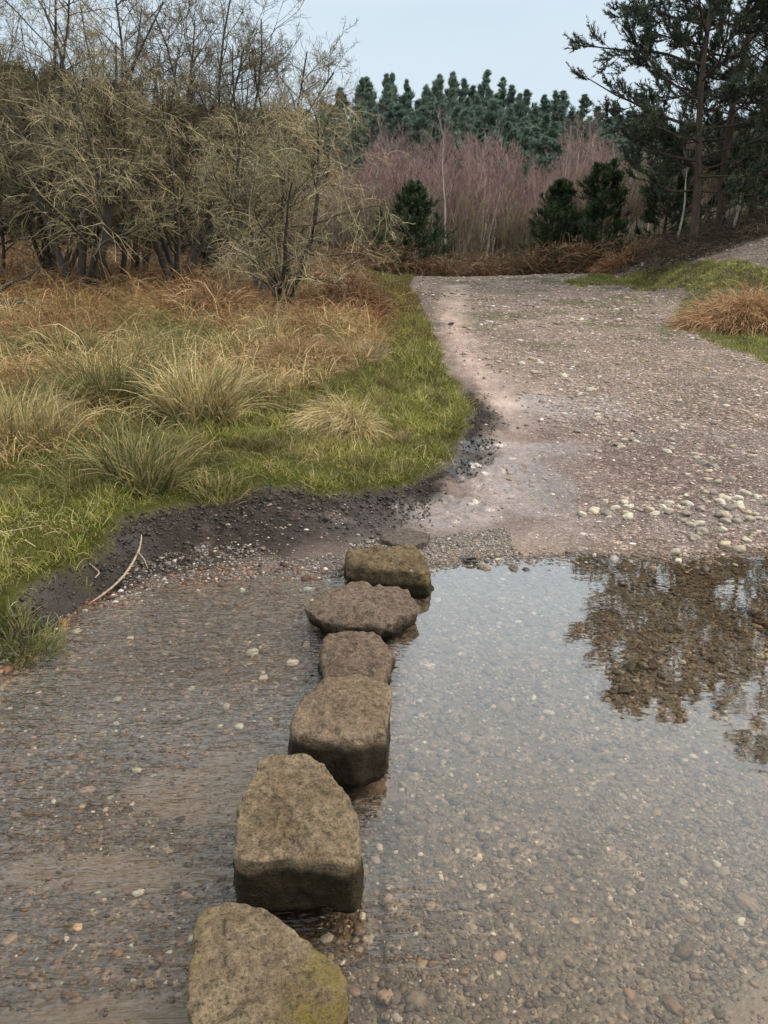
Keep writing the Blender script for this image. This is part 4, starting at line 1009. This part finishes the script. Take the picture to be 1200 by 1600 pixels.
for row, (yd, n_) in enumerate([(29.5, 26), (32, 30), (35, 32), (38.5, 34)]):
    for j in range(n_):
        px = 395 + 700*(j+rng.uniform(0, 1))/n_; d = ray(px, 400); yv = yd+rng.uniform(-1.2, 1.2); x = d[0]/d[1]*yv; z = Zat(x, yv)
        dt = ray(px, btop(px)); top = CAM_H + dt[2]/dt[1]*yv; h = (top-z)/5.6*rng.uniform(0.70, 1.03)*(0.85 if row == 0 else 1)
        rt = protos[i % 6]
        if i < 6: rt.location = (x, yv, z); rt.scale = (h, h, h)
        else: dup(rt, (x, yv, z), rng.uniform(0, 6.3), (h, h, h))
        i += 1
WG = 'white-stemmed birches'
WT = (0.62, 0.58, 0.50)
for sd_, px, dist, py, h, lab_ in [(51, 702, 28.3, 405, 5.2, 'white-stemmed birch, the brightest straight trunk, right of the lone young pine'),
                                  (52, 766, 28.6, 400, 3.6, 'short pale birch stem in the middle of the thicket front'), (53, 898, 29.0, 400, 5.0, 'white birch with slanting trunk between the two young pines'),
                                  (54, 872, 31, 400, 5.6, 'pale twin-stemmed birch rising behind the narrow young pine'), (55, 566, 29, 405, 4.4, 'pale birch at the left end of the thicket near the hawthorn twigs'),
                                  (56, 1062, 26, 400, 3.6, 'small yellowish birch in the gap left of the pine trunks'), (57, 1140, 22, 390, 3.2, 'thin pale leaning birch right of the twin pine trunks')]:
    b0 = at(px, dist); rt = thing('birch_tree', lab_, 'tree', b0, WG)
    birch(sd_, rt, h, 0.05 if sd_ == 51 else 0.04, stems=2 if sd_ == 54 else 1, trunkc=WT, dens=(12, 6, 4))

for q_, px in enumerate([588, 622, 668, 738, 800, 832, 925, 962, 1000, 1030]):
    b0 = at(px, 29.5+1.3*(q_ % 3)); rt = thing('birch_tree', 'thin pale-stemmed birch standing out among the purplish twigs of the thicket', 'tree', b0, 'pale birch stems within the thicket')
    birch(60+q_, rt, 3.4+0.5*(q_*7 % 4), 0.05, stems=1+(q_ % 2), trunkc=(0.5, 0.45, 0.37), dens=(10, 6, 4))
# olive saplings (low undergrowth stems) between birches
SG = 'olive saplings under the birches'
for k in range(3):
    rt = thing('sapling', 'thin olive-brown sapling at the foot of the birches', 'sapling', (0, 0, 0), SG)
    birch(800+k, rt, 3.2, 0.02, stems=4, trunkc=(0.22, 0.2, 0.11), twc=[(0.32, 0.27, 0.15), (0.24, 0.22, 0.11), (0.38, 0.30, 0.19)], dens=(10, 6, 4)); protos[k] = rt
for j in range(46):
    px = 400 + 780*(j+rng.uniform(0, 1))/46; yv = rng.uniform(27.8, 30.5); d = ray(px, 400); x = d[0]/d[1]*yv; h = rng.uniform(0.6, 1.05)
    rt = protos[j % 3]; z = Zat(x, yv)
    if j < 3: rt.location = (x, yv, z); rt.scale = (h, h, h)
    else: dup(rt, (x, yv, z), rng.uniform(0, 6.3), (h, h, h))

# dark evergreen understorey left behind hawthorns
DG = 'dark evergreens behind the hawthorns'
for j, (px, dist, h) in enumerate([(-40, 24, 5.4), (40, 27, 5.6), (120, 25, 4.9), (200, 29, 5.6), (290, 27, 4.7), (360, 30, 5.2), (450, 31, 5.3)]):
    b0 = at(px, dist)
    if j == 0:
        r_ev = thing('evergreen_tree', 'dark evergreen in the shadowy row seen through the hawthorn twigs', 'tree', b0, DG, s=h/5)
        pine(900, r_ev, 5, 0.1, lambda f, az, r: 1.9*(1-f)**0.5+0.3, 60, 7, 5, 15, 0.16, 0.035, 0.12, cols=[(0.06, 0.07, 0.036), (0.085, 0.085, 0.045), (0.10, 0.085, 0.05)], up=0.4, shl=0.3)
    else: dup(r_ev, b0, j*1.3, h/5)

# ------------------------------------------------------------------ light
w = bpy.data.worlds.new("World"); scene.world = w; w.use_nodes = True
nt = w.node_tree; nt.nodes.clear()
out = nt.nodes.new('ShaderNodeOutputWorld'); bg = nt.nodes.new('ShaderNodeBackground'); sky = nt.nodes.new('ShaderNodeTexSky')
sky.sky_type = 'NISHITA'; sky.sun_disc = False; SUN_EL, SUN_AZ = R(50), R(78)
sky.sun_elevation = SUN_EL; sky.sun_rotation = SUN_AZ; sky.air_density = 1.0; sky.dust_density = 4.0; sky.ozone_density = 1.0
mixn = nt.nodes.new('ShaderNodeMix'); mixn.data_type = 'RGBA'
tc = nt.nodes.new('ShaderNodeTexCoord'); nz = nt.nodes.new('ShaderNodeTexNoise'); nz.inputs['Scale'].default_value = 1.6; nz.inputs['Detail'].default_value = 5
mpn = nt.nodes.new('ShaderNodeMapping'); mpn.inputs['Scale'].default_value = (1, 1, 3)
nt.links.new(tc.outputs['Generated'], mpn.inputs[0]); nt.links.new(mpn.outputs[0], nz.inputs['Vector'])
rp = nt.nodes.new('ShaderNodeValToRGB'); rp.color_ramp.elements[0].position = 0.3; rp.color_ramp.elements[0].color = (0.72,)*3+(1,); rp.color_ramp.elements[1].position = 0.7; rp.color_ramp.elements[1].color = (0.92,)*3+(1,)
nt.links.new(nz.outputs[0], rp.inputs[0]); nt.links.new(rp.outputs[0], mixn.inputs[0])
nt.links.new(sky.outputs[0], mixn.inputs[6]); mixn.inputs[7].default_value = (7.0, 8.2, 9.2, 1)
spx = nt.nodes.new('ShaderNodeSeparateXYZ'); nt.links.new(tc.outputs['Generated'], spx.inputs[0])
mr = nt.nodes.new('ShaderNodeValToRGB'); e = mr.color_ramp.elements; e[0].position = 0.26; e[0].color = (0.5, 0.5, 0.5, 1); e[1].position = 0.62; e[1].color = (0.93, 0.88, 0.80, 1)
nt.links.new(spx.outputs[2], mr.inputs[0])
mg = nt.nodes.new('ShaderNodeMix'); mg.data_type = 'RGBA'; mg.blend_type = 'MULTIPLY'; mg.inputs[0].default_value = 1
nt.links.new(mixn.outputs[2], mg.inputs[6]); nt.links.new(mr.outputs[0], mg.inputs[7])
nt.links.new(mg.outputs[2], bg.inputs[0]); bg.inputs[1].default_value = 0.15
nt.links.new(bg.outputs[0], out.inputs[0])
sl = bpy.data.lights.new('sun', 'SUN'); sl.energy = 2.5; sl.angle = R(38); sl.color = (1, 0.92, 0.80)
so = bpy.data.objects.new('sun', sl); COL.objects.link(so)
sd = Vector((math.sin(SUN_AZ)*math.cos(SUN_EL), math.cos(SUN_AZ)*math.cos(SUN_EL), math.sin(SUN_EL)))
so.rotation_euler = sd.to_track_quat('Z', 'Y').to_euler(); so.location = (10, 10, 20)

scene.view_settings.view_transform = 'Standard'; scene.view_settings.look = 'None'
scene.view_settings.exposure = 0.5; scene.view_settings.gamma = 1.0
scene.cycles.max_bounces = 5; scene.cycles.transparent_max_bounces = 8; scene.cycles.diffuse_bounces = 2; scene.cycles.glossy_bounces = 2
scene.cycles.use_denoising = True
